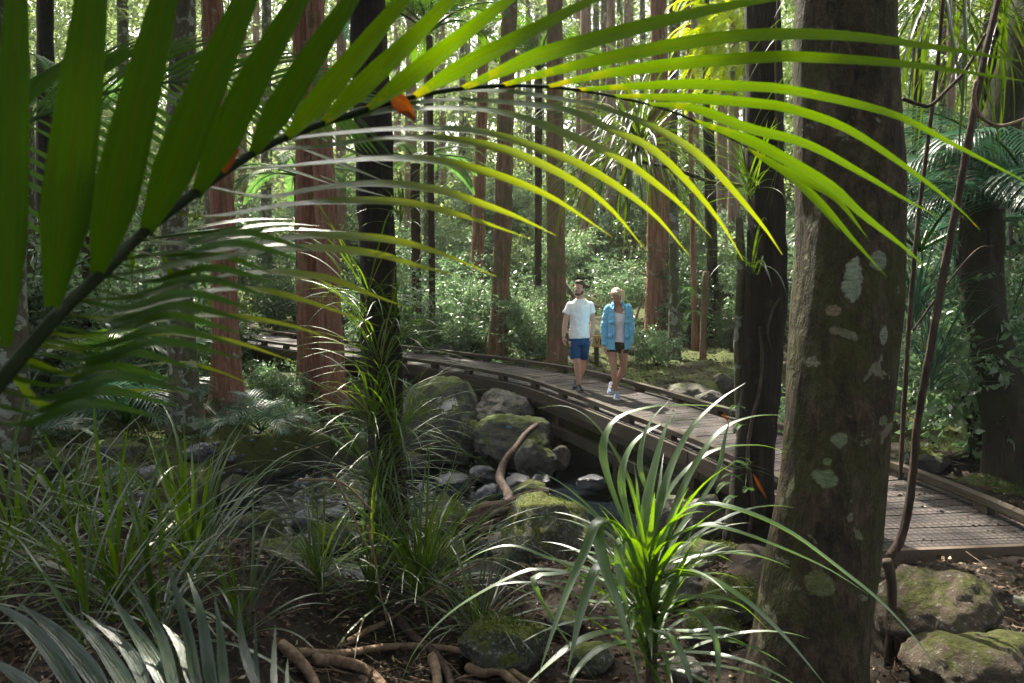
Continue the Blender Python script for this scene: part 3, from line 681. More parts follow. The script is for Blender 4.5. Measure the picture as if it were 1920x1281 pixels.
# far-off wood and low undergrowth
for (y0, y1, nc, ls, tl, zz, lab) in ((25, 36, 800, .15, 1.2, 12, 'loose green foliage of the undergrowth trees'), (58, 84, 2600, .50, 2.2, 30, 'pale green mass of far-off forest foliage'), (36, 56, 2100, .26, 1.6, 19, 'airy foliage between the distant trunks')):
    oc = []
    for k in range(nc):
        Y = random.uniform(y0, y1); X = random.uniform(-.85, .85)*Y; oc.append(np.array([X, Y, h1(X, Y)+random.uniform(0, 1)*zz]))
    C, D = twigs(oc, [np.array([0, 0, .2])]*len(oc), 9, .1, tl, ls); C, D = shade_filter(C, D)
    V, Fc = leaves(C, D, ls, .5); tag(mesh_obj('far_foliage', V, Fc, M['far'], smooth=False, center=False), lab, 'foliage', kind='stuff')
def shrub(h, w, ntw, ls, mat, stems=7, loc=(0, 0, 0)):
    T = thing('shrub', loc, 'x', 'shrub'); m = MB(); os_, od = [], []
    for k in range(stems):
        a = random.uniform(0, 6.28); r = random.uniform(.2, 1)*w/2; hh = h*random.uniform(.55, 1)
        pts = smooth_path([Vector((0, 0, -.1)), Vector((math.cos(a)*r*.35, math.sin(a)*r*.35, hh*.5)), Vector((math.cos(a)*r, math.sin(a)*r, hh))], .15)
        tube(m, [p_+Vector(loc) for p_ in pts], [.014*(1-.7*i/len(pts)) for i in range(len(pts))], 4)
        for q in range(int(ntw/stems)):
            t = random.uniform(.2, 1)**.7; p = pts[min(int(t*len(pts)), len(pts)-1)]; d = rng.normal(size=3)*np.array([1, 1, .5]); d /= np.linalg.norm(d)
            os_.append(np.array(p)+d*random.uniform(0, w*.22)); od.append(d)
    C, D = twigs(os_, od, 4, .8, .3+.08*h, ls, .5)
    V, Fc = leaves(C, D, ls, .45, .6)
    m.build('stem', M['vine'], T)
    mesh_obj('foliage', V+np.array(loc), Fc, mat, T, smooth=False)
    return T
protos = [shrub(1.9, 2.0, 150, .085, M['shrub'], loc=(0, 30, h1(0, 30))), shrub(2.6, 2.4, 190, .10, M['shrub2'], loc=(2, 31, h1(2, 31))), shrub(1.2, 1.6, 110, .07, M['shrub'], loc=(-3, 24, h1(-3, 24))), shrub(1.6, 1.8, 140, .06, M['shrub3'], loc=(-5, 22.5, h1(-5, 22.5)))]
SHLAB = ['glossy leaved shrub in the undergrowth behind the boardwalk', 'tall pale leaved shrub in the undergrowth behind the boardwalk', 'low leafy shrub in the undergrowth behind the boardwalk', 'dark fine leaved shrub in the undergrowth']
for p, l in zip(protos, SHLAB): p['label'] = l; p['group'] = 'undergrowth shrubs'
def near_deck(x, y): return float(poly_dist(np.array([x]), np.array([y]), [tuple(c) for c in CENT[::8]])[0])
cnt = 0
spots = []
for k in range(3000):
    Y = random.uniform(15.5, 46); X = random.uniform(-.72, .70)*Y
    if cnt > 210: break
    if near_deck(X, Y) < 1.6: continue
    if -.2 < X < 7.5 and Y < 21+abs(X-3)*.2: continue        # mossy clearing
    if X < -.2 and Y < 19 and near_deck(X, Y) < 2.2: continue
    if X < -1.5 and Y < 17.2: continue
    if -.37 < X/Y < -.24 and Y < 23.5: continue
    if any((X-a)**2+(Y-b)**2 < (.55+Y*.012)**2 for a, b in spots): continue
    if Y > 30 and random.random() < .35: continue
    spots.append((X, Y)); cnt += 1
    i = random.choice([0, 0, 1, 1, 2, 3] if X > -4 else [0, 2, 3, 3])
    dup(protos[i], (X, Y, h1(X, Y)), random.uniform(0, 6.28), random.uniform(.75, 1.3)*(1.25 if Y > 30 else 1))
for (x, y, z, s, i, lab) in ((1232, 685, -.12, .75, 2, 'small round leafed shrub on the moss right of the woman'), (1290, 640, -.1, .8, 0, 'leafy sapling climbing beside the lichened trunk'),
                          (990, 668, -.2, .7, 1, 'pale shrub between the leaning brown trunk and the trunk behind the man'), (1010, 672, -.2, .6, 2, 'low shrub close left of the trunk behind the man'), (870, 660, -.2, .8, 3, 'dark shrub behind the bend of the boardwalk'),
                          (820, 650, -.2, .8, 3, 'dark round shrub behind the far end of the visible kerb'), (540, 745, -.5, .5, 2, 'small glossy shrub at the foot of the paired red trunks'), (505, 745, -.5, .4, 0, 'glossy shrub in front of the far boardwalk'),
                          (1370, 660, -.1, .8, 3, 'dark shrub behind the mossy clearing at the black trunk')):
    g = G(x, y, z); dup(protos[i], (g.x, g.y, h1(g.x, g.y)), random.uniform(0, 6), s, lab)
random.seed(77)
for k in range(46):
    if k < 26: X, Y, sc = random.uniform(-13, -6.5), random.uniform(14.5, 23), random.uniform(.9, 1.7)
    else: X, Y, sc = random.uniform(4.6, 10.5), random.uniform(8.6, 15), random.uniform(.7, 1.3)
    if near_deck(X, Y) < 1.3 or (X-6.2)**2+(Y-15)**2 < .4: continue
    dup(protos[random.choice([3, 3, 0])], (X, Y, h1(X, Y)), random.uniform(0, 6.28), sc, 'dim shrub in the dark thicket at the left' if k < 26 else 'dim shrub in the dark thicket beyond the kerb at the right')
# low leafy ground cover on the left bank
oc = []
for k in range(2400):
    X = random.uniform(-11, 1.0); Y = random.uniform(9.5, 24)
    if near_deck(X, Y) < .95 or float(poly_dist(np.array([X]), np.array([Y]), CHAN)[0]) < 1.5: continue
    if noise.noise(Vector((X*.6, Y*.6, 5))) < (.0 if Y < 14 else -.25): continue
    oc.append(np.array([X, Y, h1(X, Y)+random.uniform(.02, .22)]))
C, D = twigs(oc, [np.array([0, 0, .6])]*len(oc), 5, .5, .16, .05)
V, Fc = leaves(C, D, .06, .6); tag(mesh_obj('ground_cover', V, Fc, M['shrub'], smooth=False, center=False), 'small leaved ground cover on the creek bank', 'ground cover', kind='stuff')

# ------------------------------------------------------------ rocks
def rock(x, y, w, h, Y, mat, label, group=None, squash=1.0, depth=None, seed=None, name='boulder', sub=4, ang=.35, tilt=0, topz=None):
    c = P(x, y, Y); rx, rz = w*PX(Y)/2, h*PX(Y)/2; ry = depth or max(rx, rz)*.85; sd = seed if seed is not None else random.random()*100
    bm = bmesh.new(); bmesh.ops.create_icosphere(bm, subdivisions=sub+(1 if w*PX(Y) > .45 else 0), radius=1); vs = np.empty((len(bm.verts), 3))
    pl = [(Vector((random.gauss(0, 1), random.gauss(0, 1), random.gauss(.2, .8))).normalized(), random.uniform(.68, .9)) for _ in range(9)]
    for i, v in enumerate(bm.verts):
        q = v.co.copy()
        for (n, dd) in pl:
            t = q.dot(n)
            if t > dd: q -= n*(t-dd)*.8
        q *= 1+ang*.5*noise.noise(q*1.3+Vector((sd, 0, 0)))+.10*noise.noise(q*3.5+Vector((0, sd, 0)))+.05*noise.noise(q*8+Vector((0, sd, 4)))+.022*noise.noise(q*19+Vector((sd, sd, 4)))
        vs[i] = (q.x*rx, q.y*ry, q.z*rz)
    Fs = np.array([[v.index for v in f.verts] for f in bm.faces]); bm.free()
    ca, sa = math.cos(tilt), math.sin(tilt); vs = np.stack([vs[:, 0]*ca-vs[:, 2]*sa, vs[:, 1], vs[:, 0]*sa+vs[:, 2]*ca], 1)
    return tag(mesh_obj(name, vs+np.array(c), Fs, mat), label, 'rock', group)
def rock_extra(nm, r, col, x, y, w, h, Y, label, off, **kw):
    """boulder with a stain or lichen patch of its own"""
    o = rock(x, y, w, h, Y, M['rock'], label, **kw)
    t = P(off[0], off[1], Y-.42)-o.location
    o.data.materials[0] = rock_mat(nm, (.13, .125, .105), (.05, .05, .045), .55, (.10, .13, .03), lich=.45, extra=(tuple(t), r, col)); return o
rock_extra('rock_white_lichen', .17, (.55, .54, .5), 822, 790, 175, 175, 13.0, 'large mossy boulder with a white lichen patch under the boardwalk', (838, 762), depth=.75, seed=3, tilt=-.25)
rock(945, 768, 130, 75, 13.5, M['rock_dry'], 'flat brown boulder between the white patched boulder and the boardwalk', seed=8)
rock_extra('rock_blue_stain', .07, (.12, .24, .30), 965, 818, 165, 100, 12.3, 'mossy boulder with a faint blue stain in the middle of the creek bank', (952, 805), depth=.6, seed=12)
rock(882, 806, 55, 40, 12.5, M['rock_green'], 'small green mossy stone at the left side of the blue stained boulder', seed=5)
rock(1003, 862, 85, 80, 11.7, M['rock'], 'rounded dark mossy boulder at the edge of the pool', seed=21)
rock(1050, 858, 42, 46, 11.9, M['rock_dry'], 'angular grey stone standing at the edge of the pool', seed=22)
rock(848, 908, 75, 48, 11.1, M['rock_wet'], 'wet dark oval stone in the water left of the curved branch', seed=31)
rock(906, 890, 56, 40, 11.5, M['rock_wet'], 'wet dark stone touching the left side of the curved branch', seed=32)
rock(918, 928, 52, 44, 10.8, M['rock_blue'], 'smooth slate stone beneath the foot of the curved branch', seed=33)
rock(996, 928, 85, 50, 10.7, M['rock_green'], 'flat greenish stone right of the curved branch', seed=34)
rock(1014, 903, 42, 28, 11.2, M['rock_wet'], 'small wet stone between the flat greenish stone and the pool', seed=35)
rock(968, 908, 60, 40, 11.1, M['rock_wet'], 'wet stone right behind the curved branch', seed=36)
rock(1022, 1015, 205, 190, 8.2, M['rock_green'], 'big rounded boulder topped with bright moss in front of the pool', depth=.55, seed=41, tilt=-.12)
rock(822, 985, 115, 115, 9.3, M['rock'], 'tall mossy boulder right of the climber wrapped trunk', seed=42)
rock(832, 1045, 120, 68, 8.5, M['rock_green'], 'low pale green boulder left of the big moss topped boulder', seed=43)
rock(528, 1065, 165, 110, 8.1, M['rock'], 'large rounded boulder in the left part of the creek', seed=44)
rock(470, 1125, 110, 95, 7.2, M['rock'], 'dark mossy boulder below the large rounded one at the left', seed=45)
rock(485, 995, 120, 70, 9.3, M['rock_bank'], 'grey green boulder upstream of the large rounded one', seed=46)
rock(335, 940, 115, 110, 10.2, M['rock_bank'], 'mossy boulder at the foot of the left bank', seed=47)
rock(448, 930, 80, 90, 10.6, M['rock_bank'], 'upright mossy boulder on the left bank of the creek', seed=48)
rock(240, 945, 130, 70, 10.4, M['rock_bank'], 'flat moss covered rock at the far left bank', seed=49)
rock(570, 978, 50, 46, 9.6, M['rock_blue'], 'small bluish stone in the creek left of the climber wrapped trunk', seed=50)
rock(628, 968, 50, 36, 9.9, M['rock_blue'], 'bluish stone with a wet rim beside the climber wrapped trunk', seed=51)
rock(640, 1010, 100, 60, 9.0, M['rock'], 'dull green stone half hidden behind the climber wrapped trunk', seed=52)
rock(330, 1030, 80, 40, 9.2, M['rock_wet'], 'flat wet stone behind the grass clumps', seed=53)
rock(260, 1015, 90, 36, 9.4, M['rock_blue'], 'pale flat stone behind the left grass clump', seed=54)
rock(1322, 970, 82, 92, 7.9, M['rock_dry'], 'grey lichened boulder left of the black barked trunk', seed=55)
rock(1255, 975, 100, 90, 8.3, M['rock_dry'], 'dark boulder behind the large strap leaved plant', seed=56)
rock(1330, 1055, 130, 100, 6.9, M['rock'], 'rough boulder at the foot of the black barked trunk', seed=57)
rock(1250, 1090, 130, 80, 6.3, M['rock_dry'], 'low dark rock behind the stem of the large strap leaved plant', seed=58)
rock(1375, 1125, 120, 85, 5.9, M['rock_green'], 'yellow green mossy rock showing left of the thick mossy trunk', seed=59)
rock(1765, 1158, 240, 200, 4.62, M['rock_brown'], 'rounded boulder with moss at the end of the boardwalk', depth=.36, seed=61, tilt=-.15)
rock(1672, 1165, 100, 170, 4.75, M['rock_brown'], 'mossy shoulder of rock between the thick trunk and the rounded boulder', depth=.25, seed=66)
rock(1845, 1268, 270, 180, 4.15, M['rock_brown'], 'low boulder with moss patches in the lower right corner', depth=.4, seed=62)
rock(1912, 1150, 52, 75, 5.0, M['rock_dry'], 'small brown stone at the right edge of the photo', seed=63)
rock(1735, 872, 90, 62, 8.8, M['rock'], 'mossy rock beyond the kerb right of the thick trunk', seed=64)
rock(1850, 915, 140, 36, 8.0, M['rock'], 'low mossy stone beyond the kerb at the foot of the curved trunk', seed=65)
rock(1351, 722, 46, 46, 15.2, M['rock'], 'square mossy stone beyond the kerb beside the black barked trunk', seed=71)
rock(1292, 738, 95, 44, 14.0, M['rock_dry'], 'grey lichened rocks edge just behind the kerb right of the woman', seed=72)
rock(1330, 752, 60, 40, 13.2, M['rock_dry'], 'pale stone behind the kerb close to the black barked trunk', seed=73)
rock(1245, 722, 50, 30, 14.6, M['rock'], 'small green stone behind the kerb right of the woman', seed=74)
rock(845, 652, 78, 26, 19.3, M['rock_dry'], 'low grey rock behind the kerb where the boardwalk bends', seed=75)
rock(1110, 905, 60, 30, 10.9, M['rock_wet'], 'wet stone just breaking the surface of the pool', seed=76)
rock(700, 880, 90, 60, 12.2, M['rock'], 'mossy stone behind the climber wrapped trunk', seed=77)
rock(770, 870, 70, 46, 12.0, M['rock'], 'dark mossy stone under the arching leaves beside the trunk', seed=78)
for i, (x, y, w, h, mt, lab) in enumerate(((950, 1205, 170, 100, 'rock_green', 'mossy rock behind the long arching root'), (1110, 1235, 90, 60, 'rock_green', 'mossy stone at the foot of the large strap leaved plant'), (1330, 1180, 120, 80, 'rock', 'dark rock low behind the right leaves of the large strap leaved plant'),
                          (1060, 1165, 80, 50, 'rock', 'dark stone in the leaf litter left of the large strap leaved plant'), (1290, 1255, 80, 50, 'rock_dry', 'grey stone right beside the stem of the large strap leaved plant'))):
    rock(x, y, w, h, hit(x, y+h*.3), M[mt], lab, seed=90+i)
for i in range(26):
    X = random.uniform(-6.8, -1.4); Y = random.uniform(7.6, 11.2); z = h1(X, Y); sz = random.uniform(.35, .75); c = Vector((X, Y, z+.08))-Vector((0, 0, CZ)); fz = c.y*_cp-c.z*_sp
    rock(960+c.x/fz*F, 640.5-(c.y*_sp+c.z*_cp)/fz*F, sz/PX(Y), sz*.7/PX(Y), Y, M[random.choice(['rock_bank', 'rock', 'rock_wet', 'rock_bank'])], 'half hidden boulder among the plants of the left creek', 'boulders of the left creek', seed=200+i)
k = 0
while k < 70:
    i = random.randrange(len(CHAN)-1); t = random.random(); X = CHAN[i][0]*(1-t)+CHAN[i+1][0]*t+random.gauss(0, .9); Y = CHAN[i][1]*(1-t)+CHAN[i+1][1]*t+random.gauss(0, .6)
    if X > 4 or X < -7: continue
    k += 1; Z = max(h1(X, Y), -1.2); v = Vector((X, Y, Z)); yy = Y; s = random.uniform(.12, .34) if X < -1 else random.uniform(.1, .2)
    c = v-Vector((0, 0, CZ)); fz = c.y*_cp-c.z*_sp; px = 960+c.x/fz*F; py = 640.5-(c.y*_sp+c.z*_cp)/fz*F
    if 1080 < px < 1330 and 850 < py < 930: continue
    rock(px, py, s/PX(Y), s*.75/PX(Y), Y, M[random.choice(['rock_wet', 'rock_blue', 'rock', 'rock_wet'])], 'wet stone lying in the creek bed', 'stones in the creek bed', seed=k, name='creek_stone', sub=3)
for o in [o for o in COL.objects if o.name.startswith('boulder') and o.location.y < 9.5 and max(o.dimensions) > .35 and ('green' in o.data.materials[0].name or 'moss' in o.data.materials[0].name)]:
    me = o.data; n_ = len(me.vertices); v_ = np.empty(n_*3); me.vertices.foreach_get('co', v_); v_ = v_.reshape(-1, 3); nr = np.empty(n_*3); me.vertices.foreach_get('normal', nr); nr = nr.reshape(-1, 3)
    idx = [i for i in np.nonzero(nr[:, 2] > .25)[0] if noise.noise(Vector(v_[i]*4+o.location.y)) > -.05-.25*(nr[i, 2]-.5)]
    if len(idx) < 10: continue
    ii = rng.choice(idx, 1500); C = v_[ii]+rng.normal(size=(1500, 3))*.012+np.array(o.location); D = unit(nr[ii]+rng.normal(size=(1500, 3))*.6)
    V, Fc = leaves(C, D, .02, .35, .5); m_ = mesh_obj('moss', V, Fc, M['moss_tuft'], o, smooth=False); m_['kind'] = 'stuff'
# pebbles
bm = bmesh.new(); bmesh.ops.create_icosphere(bm, subdivisions=1, radius=1); iv = np.array([v.co[:] for v in bm.verts]); iff = np.array([[v.index for v in f.verts] for f in bm.faces]); bm.free()
Vs = []; Fs = []; n = 0
for k in range(1500):
    i = random.randrange(3, len(CHAN)-1); t = random.random(); X = CHAN[i][0]*(1-t)+CHAN[i+1][0]*t+random.gauss(0, .8); Y = CHAN[i][1]*(1-t)+CHAN[i+1][1]*t+random.gauss(0, .6)
    if X > .6: continue
    s = random.uniform(.03, .09); Vs.append(iv*np.array([s, s*random.uniform(.6, 1), s*.55])+np.array([X, Y, max(h1(X, Y), -1.17)+.01])); Fs.append(iff+n); n += len(iv)
tag(mesh_obj('creek_pebbles', np.concatenate(Vs), np.concatenate(Fs), M['rock_blue'], center=False), 'dark wet pebbles covering the creek bed', 'pebbles', kind='stuff')
# leaf litter and moss tufts
def scatter(n, f, size, mat, name, label, cat, up=.3, asp=.5):
    C = []; 
    while len(C) < n:
        p = f()
        if p is not None: C.append((p[0], p[1], h1(*p[:2])+gn(*p[:2])+.012 if len(p) == 2 else p[2]))
    C = np.array(C); D = unit(rng.normal(size=(n, 3))*np.array([1, 1, .15])+np.array([0, 0, up*.5])); C[:, 2] += .0
    V, Fc = leaves(C, D, size, asp, .5); return tag(mesh_obj(name, V, Fc, mat, smooth=False, center=False), label, cat, kind='stuff')
def fl1():
    X, Y = random.uniform(-3.5, 7)**1.0, random.uniform(2.8, 7.5)
    if NEAR[-1].y-.1 < Y and 1.9 < X < 4.4: return None
    return X, Y
scatter(24000, fl1, .045, M['litter'], 'leaf_litter', 'brown leaf litter on the gravel by the end of the boardwalk', 'leaf litter')
tw = MB()
for k in range(900):
    X, Y = random.uniform(-3.5, 6.5), random.uniform(2.8, 9)
    if (Y > 5.7 and 1.9 < X < 4.6) or near_deck(X, Y) < .9: continue
    a = random.uniform(0, 6.28); L = random.uniform(.06, .3); z = h1(X, Y)+gn(X, Y)+.02; q = Vector((X, Y, z)); d = Vector((math.cos(a), math.sin(a), random.uniform(-.1, .25)))
    tube(tw, [q, q+d*L*.5+Vector((0, random.uniform(-.02, .02), .01)), q+d*L], [.004, .003, .002], 4)
tag(tw.build('fallen_twigs', M['root'], center=False), 'small broken twigs littering the dark foreground soil', 'twigs', kind='stuff')
def fl2():
    X, Y = random.uniform(-10, 9), random.uniform(7, 24)
    if near_deck(X, Y) < .9: return None
    return X, Y
scatter(7000, fl2, .08, M['litter'], 'leaf_litter', 'fallen leaves scattered over the mossy forest floor', 'leaf litter')
def fl3():
    i = random.randrange(len(NEAR)-60, len(NEAR)-1); p = NEAR[i]+NN[i]*random.choice([random.uniform(.1, WID-.1), random.uniform(WID-.45, WID-.1)]); 
    if i < len(NEAR)-22 and random.random() < .75: return None
    return p.x, p.y, .008
scatter(260, fl3, .035, M['litter'], 'leaf_litter', 'small dry leaves lying on the boardwalk planks', 'leaf litter', up=.1)
def fl4():
    X, Y = random.uniform(-9, 8), random.uniform(9, 22)
    if near_deck(X, Y) < .85 or noise.noise(Vector((X*.9, Y*.9, 2))) < -.1 or float(poly_dist(np.array([X]), np.array([Y]), CHAN)[0]) < 1.3: return None
    return X, Y
scatter(16000, fl4, .05, M['moss_tuft'], 'moss_cover', 'moss and small herbs covering the ground beyond the boardwalk', 'moss', up=2.2, asp=.3)

# ------------------------------------------------------------ driftwood, roots, vines
def wood(name, px, Y, w, mat, label, cat, n=12, rough=.25, Yend=None, group=None, lumps=.2, taper=.7):
    m = len(px); pts = [P(x, y, hit(x, y)-(.10 if name == 'exposed_root' else .04) if name in ('exposed_root', 'fine_root') else (Y+(Yend-Y)*i/(m-1) if Yend else Y)) for i, (x, y) in enumerate(px)]
    if name == 'exposed_root': w *= 1.1
    p = smooth_path(pts, max(.02, w*PX(Y)*.5)); r0 = w*PX(Y)/2; mb = MB()
    tube(mb, p, [r0*(1-(1-taper)*i/len(p)) for i in range(len(p))], n, rough, min(30, 1.2/max(.02, r0)*.3), True, random.random()*40, lumps=lumps)
    return tag(mb.build(name, mat), label, cat, group)
wood('driftwood_branch', [(858, 1012), (905, 990), (948, 960), (953, 930), (938, 900), (945, 868), (968, 838), (988, 812), (1008, 796)], 9.0, 25, M['drift'], 'curved bare branch rising from the creek among the boulders', 'branch', Yend=11.9, taper=.5, rough=.3)
wood('driftwood_log', [(1030, 938), (985, 942), (935, 958), (890, 975), (862, 992)], 8.95, 40, M['drift'], 'weathered broken log lying across the creek stones', 'log', rough=.9, lumps=1.3, n=22, taper=.35)
wood('driftwood_log', [(925, 985), (890, 1000), (868, 1025)], 8.8, 26, M['drift'], 'splintered root stub under the weathered log', 'log', rough=.9, lumps=1.0, n=18, taper=.3)
wood('exposed_root', [(528, 1208), (545, 1222), (572, 1250), (600, 1300)], 5.7, 19, M['root'], 'thick pale root plunging down at the bottom left of the root tangle', 'root', rough=.2)
wood('exposed_root', [(555, 1222), (640, 1226), (720, 1214), (800, 1212), (870, 1222), (940, 1248), (1010, 1290)], 5.8, 13, M['root'], 'long pale root arching across the bottom of the photo', 'root', rough=.2)
wood('exposed_root', [(590, 1236), (640, 1240), (690, 1258), (730, 1300)], 5.6, 18, M['root'], 'pale root curving down below the long arching root', 'root', rough=.2)
wood('exposed_root', [(745, 1160), (775, 1192), (815, 1225), (838, 1262), (850, 1300)], 5.6, 17, M['drift'], 'dark root crossing over the long arching root', 'root', rough=.25)
wood('exposed_root', [(810, 1232), (818, 1262), (822, 1300)], 5.7, 18, M['root'], 'short upright root below the crossing of roots', 'root', rough=.2)
wood('exposed_root', [(880, 1252), (905, 1262), (935, 1258), (975, 1290)], 5.5, 19, M['root'], 'knuckled pale root at the bottom centre', 'root', rough=.25)
wood('exposed_root', [(655, 1202), (690, 1182), (720, 1168)], 6.0, 12, M['root'], 'grey root leaning on the foot of the climber wrapped trunk', 'root', rough=.2)
for i, px in enumerate([[(690, 985), (705, 1060), (712, 1110), (728, 1170)], [(625, 890), (655, 950), (680, 1010), (700, 1035)], [(560, 900), (640, 905), (700, 960)], [(720, 1170), (790, 1120), (850, 1080), (935, 1040)]]):
    wood('dry_twig', px, 5.6+.1*i, 5, M['root'], ['dry brown stem rising along the climber wrapped trunk', 'thin dry twig crossing the front of the climbing leaves', 'thin pale twig reaching left from the climber wrapped trunk', 'bare twig slanting up to the right in front of the moss topped boulder'][i], 'twig', n=6)
for k in range(46):
    x = random.uniform(520, 1000); y = random.uniform(1190, 1285); a = random.uniform(-.6, .6)
    wood('fine_root', [(x, y), (x+30*math.cos(a), y+30*math.sin(a)+random.uniform(-8, 8)), (x+70*math.cos(a), y+60*math.sin(a)+random.uniform(-10, 14))], random.uniform(5.5, 5.95), 2.6, M['root'], 'fine root in the tangle at the bottom', 'root', n=4, group='fine roots')
for px, w, Y, lab in (([(1668, 1045), (1688, 1015), (1702, 960), (1712, 880), (1722, 780), (1748, 640), (1772, 500), (1798, 360), (1822, 230), (1850, 90), (1880, -40)], 17, 4.6, 'thick brown vine curving up beside the thick mossy trunk'),
                      ([(1662, 1050), (1672, 1100), (1668, 1200), (1655, 1320)], 20, 4.55, 'foot of the brown vine running down behind the thick mossy trunk'),
                      ([(1688, 900), (1695, 760), (1705, 600), (1720, 430), (1742, 250), (1760, 100), (1770, -30)], 9, 4.75, 'thin brown vine between the thick trunk and the thick vine'),
                      ([(1692, 185), (1722, 196), (1745, 198), (1775, 170), (1812, 130), (1850, 60)], 7, 4.5, 'bare looping branch at the upper right'),
                      ([(1832, 150), (1826, 180), (1832, 208), (1850, 228), (1880, 236), (1930, 220)], 7, 4.3, 'pale kinked branch tip at the upper right'),
                      ([(1712, 620), (1770, 540), (1830, 470), (1865, 462)], 4, 4.8, 'very thin bare twig beside the thick vine'),
                      ([(1460, -20), (1455, 120), (1458, 240), (1466, 330), (1474, 390)], 5, 6.6, 'thin hanging root in front of the black barked trunk'),
                      ([(1405, 1000), (1412, 940), (1402, 860), (1408, 800), (1422, 740), (1430, 680), (1425, 610)], 8, 6.98, 'pale climbing root on the black barked trunk'),
                      ([(1462, 560), (1450, 580), (1440, 620), (1447, 660)], 4, 6.85, 'small looping rootlet on the black barked trunk'),
                      ([(1392, 900), (1388, 760), (1384, 640), (1390, 500), (1384, 400)], 20, 7.3, 'mottled slender stem leaning against the left side of the black barked trunk')):
    wood('vine', px, Y, w, M['bark_grey'] if 'mottled' in lab else (M['root'] if 'pale kinked' in lab else M['vine']), lab, 'vine', n=12, rough=.22, lumps=.35)
wood('branch', [(1455, 372), (1415, 352), (1370, 346), (1330, 340), (1290, 326), (1245, 312), (1200, 304)], 7.4, 9, M['vine'], 'thin branch reaching left from the black barked trunk to the hanging epiphyte', 'branch', Yend=8.2)
wood('fallen_log', [(1745, 868), (1790, 858), (1830, 850)], 8.9, 22, M['drift'], 'fallen brown log behind the kerb right of the thick trunk', 'log')
wood('fallen_log', [(1165, 655), (1190, 662), (1215, 672)], 18.5, 14, M['drift'], 'fallen branch on the moss right behind the woman', 'log', rough=.5)
wood('bare_stick', [(1190, 612), (1196, 585), (1206, 556)], 18, 5, M['root'], 'bare stick leaning up on the moss right of the woman', 'stick')
wood('fallen_log', [(1100, 590), (1078, 560), (1055, 528)], 19.5, 9, M['root'], 'pale leaning trunk behind the head of the man', 'log', lumps=.05, rough=.1)

# ------------------------------------------------------------ strap-leaved plants
def rib_px(mb, px, Y0, Y1, w, face=None, fold=.3, step=.03, peak=.35, basew=.35):
    n = len(px); pts = [P(x, y, Y0+(Y1-Y0)*i/(n-1)) for i, (x, y) in enumerate(px)]
    L = sum((b-a).length for a, b in zip(pts, pts[1:])); p = smooth_path(pts, max(step, L/26))
    ribbon(mb, p, w*PX((Y0+Y1)/2), face, fold, peak=peak, basew=basew)
ks = P(1215, 1110, 3.6)
KT = thing('strap_leaf_plant', (ks.x, ks.y, h1(ks.x, ks.y)), 'large bright strap leaved plant with white gleaming leaves at the bottom centre', 'plant')
main_leaves = [
 ([(1201, 1054), (1212, 960), (1228, 880), (1250, 800), (1275, 762)], 3.6, 3.7, 24), ([(1205, 1080), (1180, 1000), (1150, 930), (1130, 850), (1152, 790), (1220, 764), (1300, 760), (1390, 766)], 3.6, 4.1, 15),
 ([(1220, 1060), (1235, 960), (1262, 870), (1300, 800), (1350, 750), (1398, 718)], 3.6, 3.9, 17), ([(1225, 1070), (1260, 970), (1300, 880), (1350, 810), (1410, 782), (1475, 778)], 3.6, 3.9, 17),
 ([(1225, 1090), (1240, 1010), (1293, 951), (1366, 952), (1475, 996), (1585, 1076), (1657, 1135), (1730, 1215), (1785, 1290)], 3.55, 2.9, 22), ([(1230, 1090), (1250, 1025), (1296, 991), (1348, 989), (1439, 1018), (1548, 1065), (1632, 1117)], 3.6, 3.2, 17),
 ([(1225, 1110), (1256, 1084), (1322, 1084), (1402, 1131), (1475, 1200), (1560, 1300)], 3.5, 3.1, 21), ([(1200, 1080), (1170, 1000), (1125, 975), (1095, 1040), (1056, 1131), (1005, 1280)], 3.5, 3.0, 20),
 ([(1205, 1080), (1160, 990), (1122, 985), (1132, 1060), (1160, 1140), (1205, 1300)], 3.5, 3.0, 24), ([(1210, 1100), (1190, 1020), (1165, 1018), (1165, 1100), (1190, 1190)], 3.5, 3.3, 22),
 ([(1200, 1100), (1160, 1060), (1121, 1066), (1092, 1142), (1062, 1270)], 3.5, 3.1, 22), ([(1200, 1110), (1110, 1070), (1037, 1051), (965, 1025), (910, 1033), (855, 1062)], 3.6, 3.7, 14),
 ([(1200, 1130), (1100, 1127), (1037, 1098), (946, 1095), (880, 1120)], 3.6, 3.6, 12), ([(1195, 1110), (1129, 1084), (1019, 1069), (965, 1080), (855, 1142), (782, 1215), (748, 1290)], 3.5, 3.4, 13),
 ([(1190, 1120), (1100, 1080), (1040, 1078), (1000, 1090), (1040, 1170), (1120, 1281)], 3.4, 3.2, 16), ([(1190, 1180), (1120, 1190), (1060, 1220), (980, 1290)], 3.4, 3.1, 20), ([(1200, 1200), (1130, 1215), (1080, 1260), (1060, 1310)], 3.3, 3.0, 18),
 ([(1215, 1180), (1260, 1200), (1290, 1260), (1300, 1310)], 3.3, 3.1, 20), ([(1230, 1130), (1290, 1120), (1380, 1130), (1450, 1190)], 3.6, 3.7, 16), ([(1230, 1150), (1300, 1150), (1340, 1200), (1350, 1300)], 3.4, 3.2, 18),
 ([(1240, 1180), (1300, 1185), (1350, 1178), (1400, 1190)], 3.6, 3.5, 14), ([(1210, 1070), (1190, 940), (1160, 860), (1110, 790), (1060, 762), (1010, 765)], 3.7, 4.2, 9), ([(1215, 1060), (1250, 930), (1330, 850), (1420, 835), (1480, 850)], 3.7, 4.1, 13),
 ([(1210, 1060), (1180, 980), (1165, 900), (1190, 830), (1260, 790), (1330, 790)], 3.65, 4.0, 14), ([(1230, 1080), (1270, 1000), (1340, 900), (1360, 820), (1372, 770)], 3.6, 3.8, 14), ([(1220, 1070), (1225, 960), (1200, 880), (1215, 800), (1265, 740)], 3.6, 3.9, 12)]
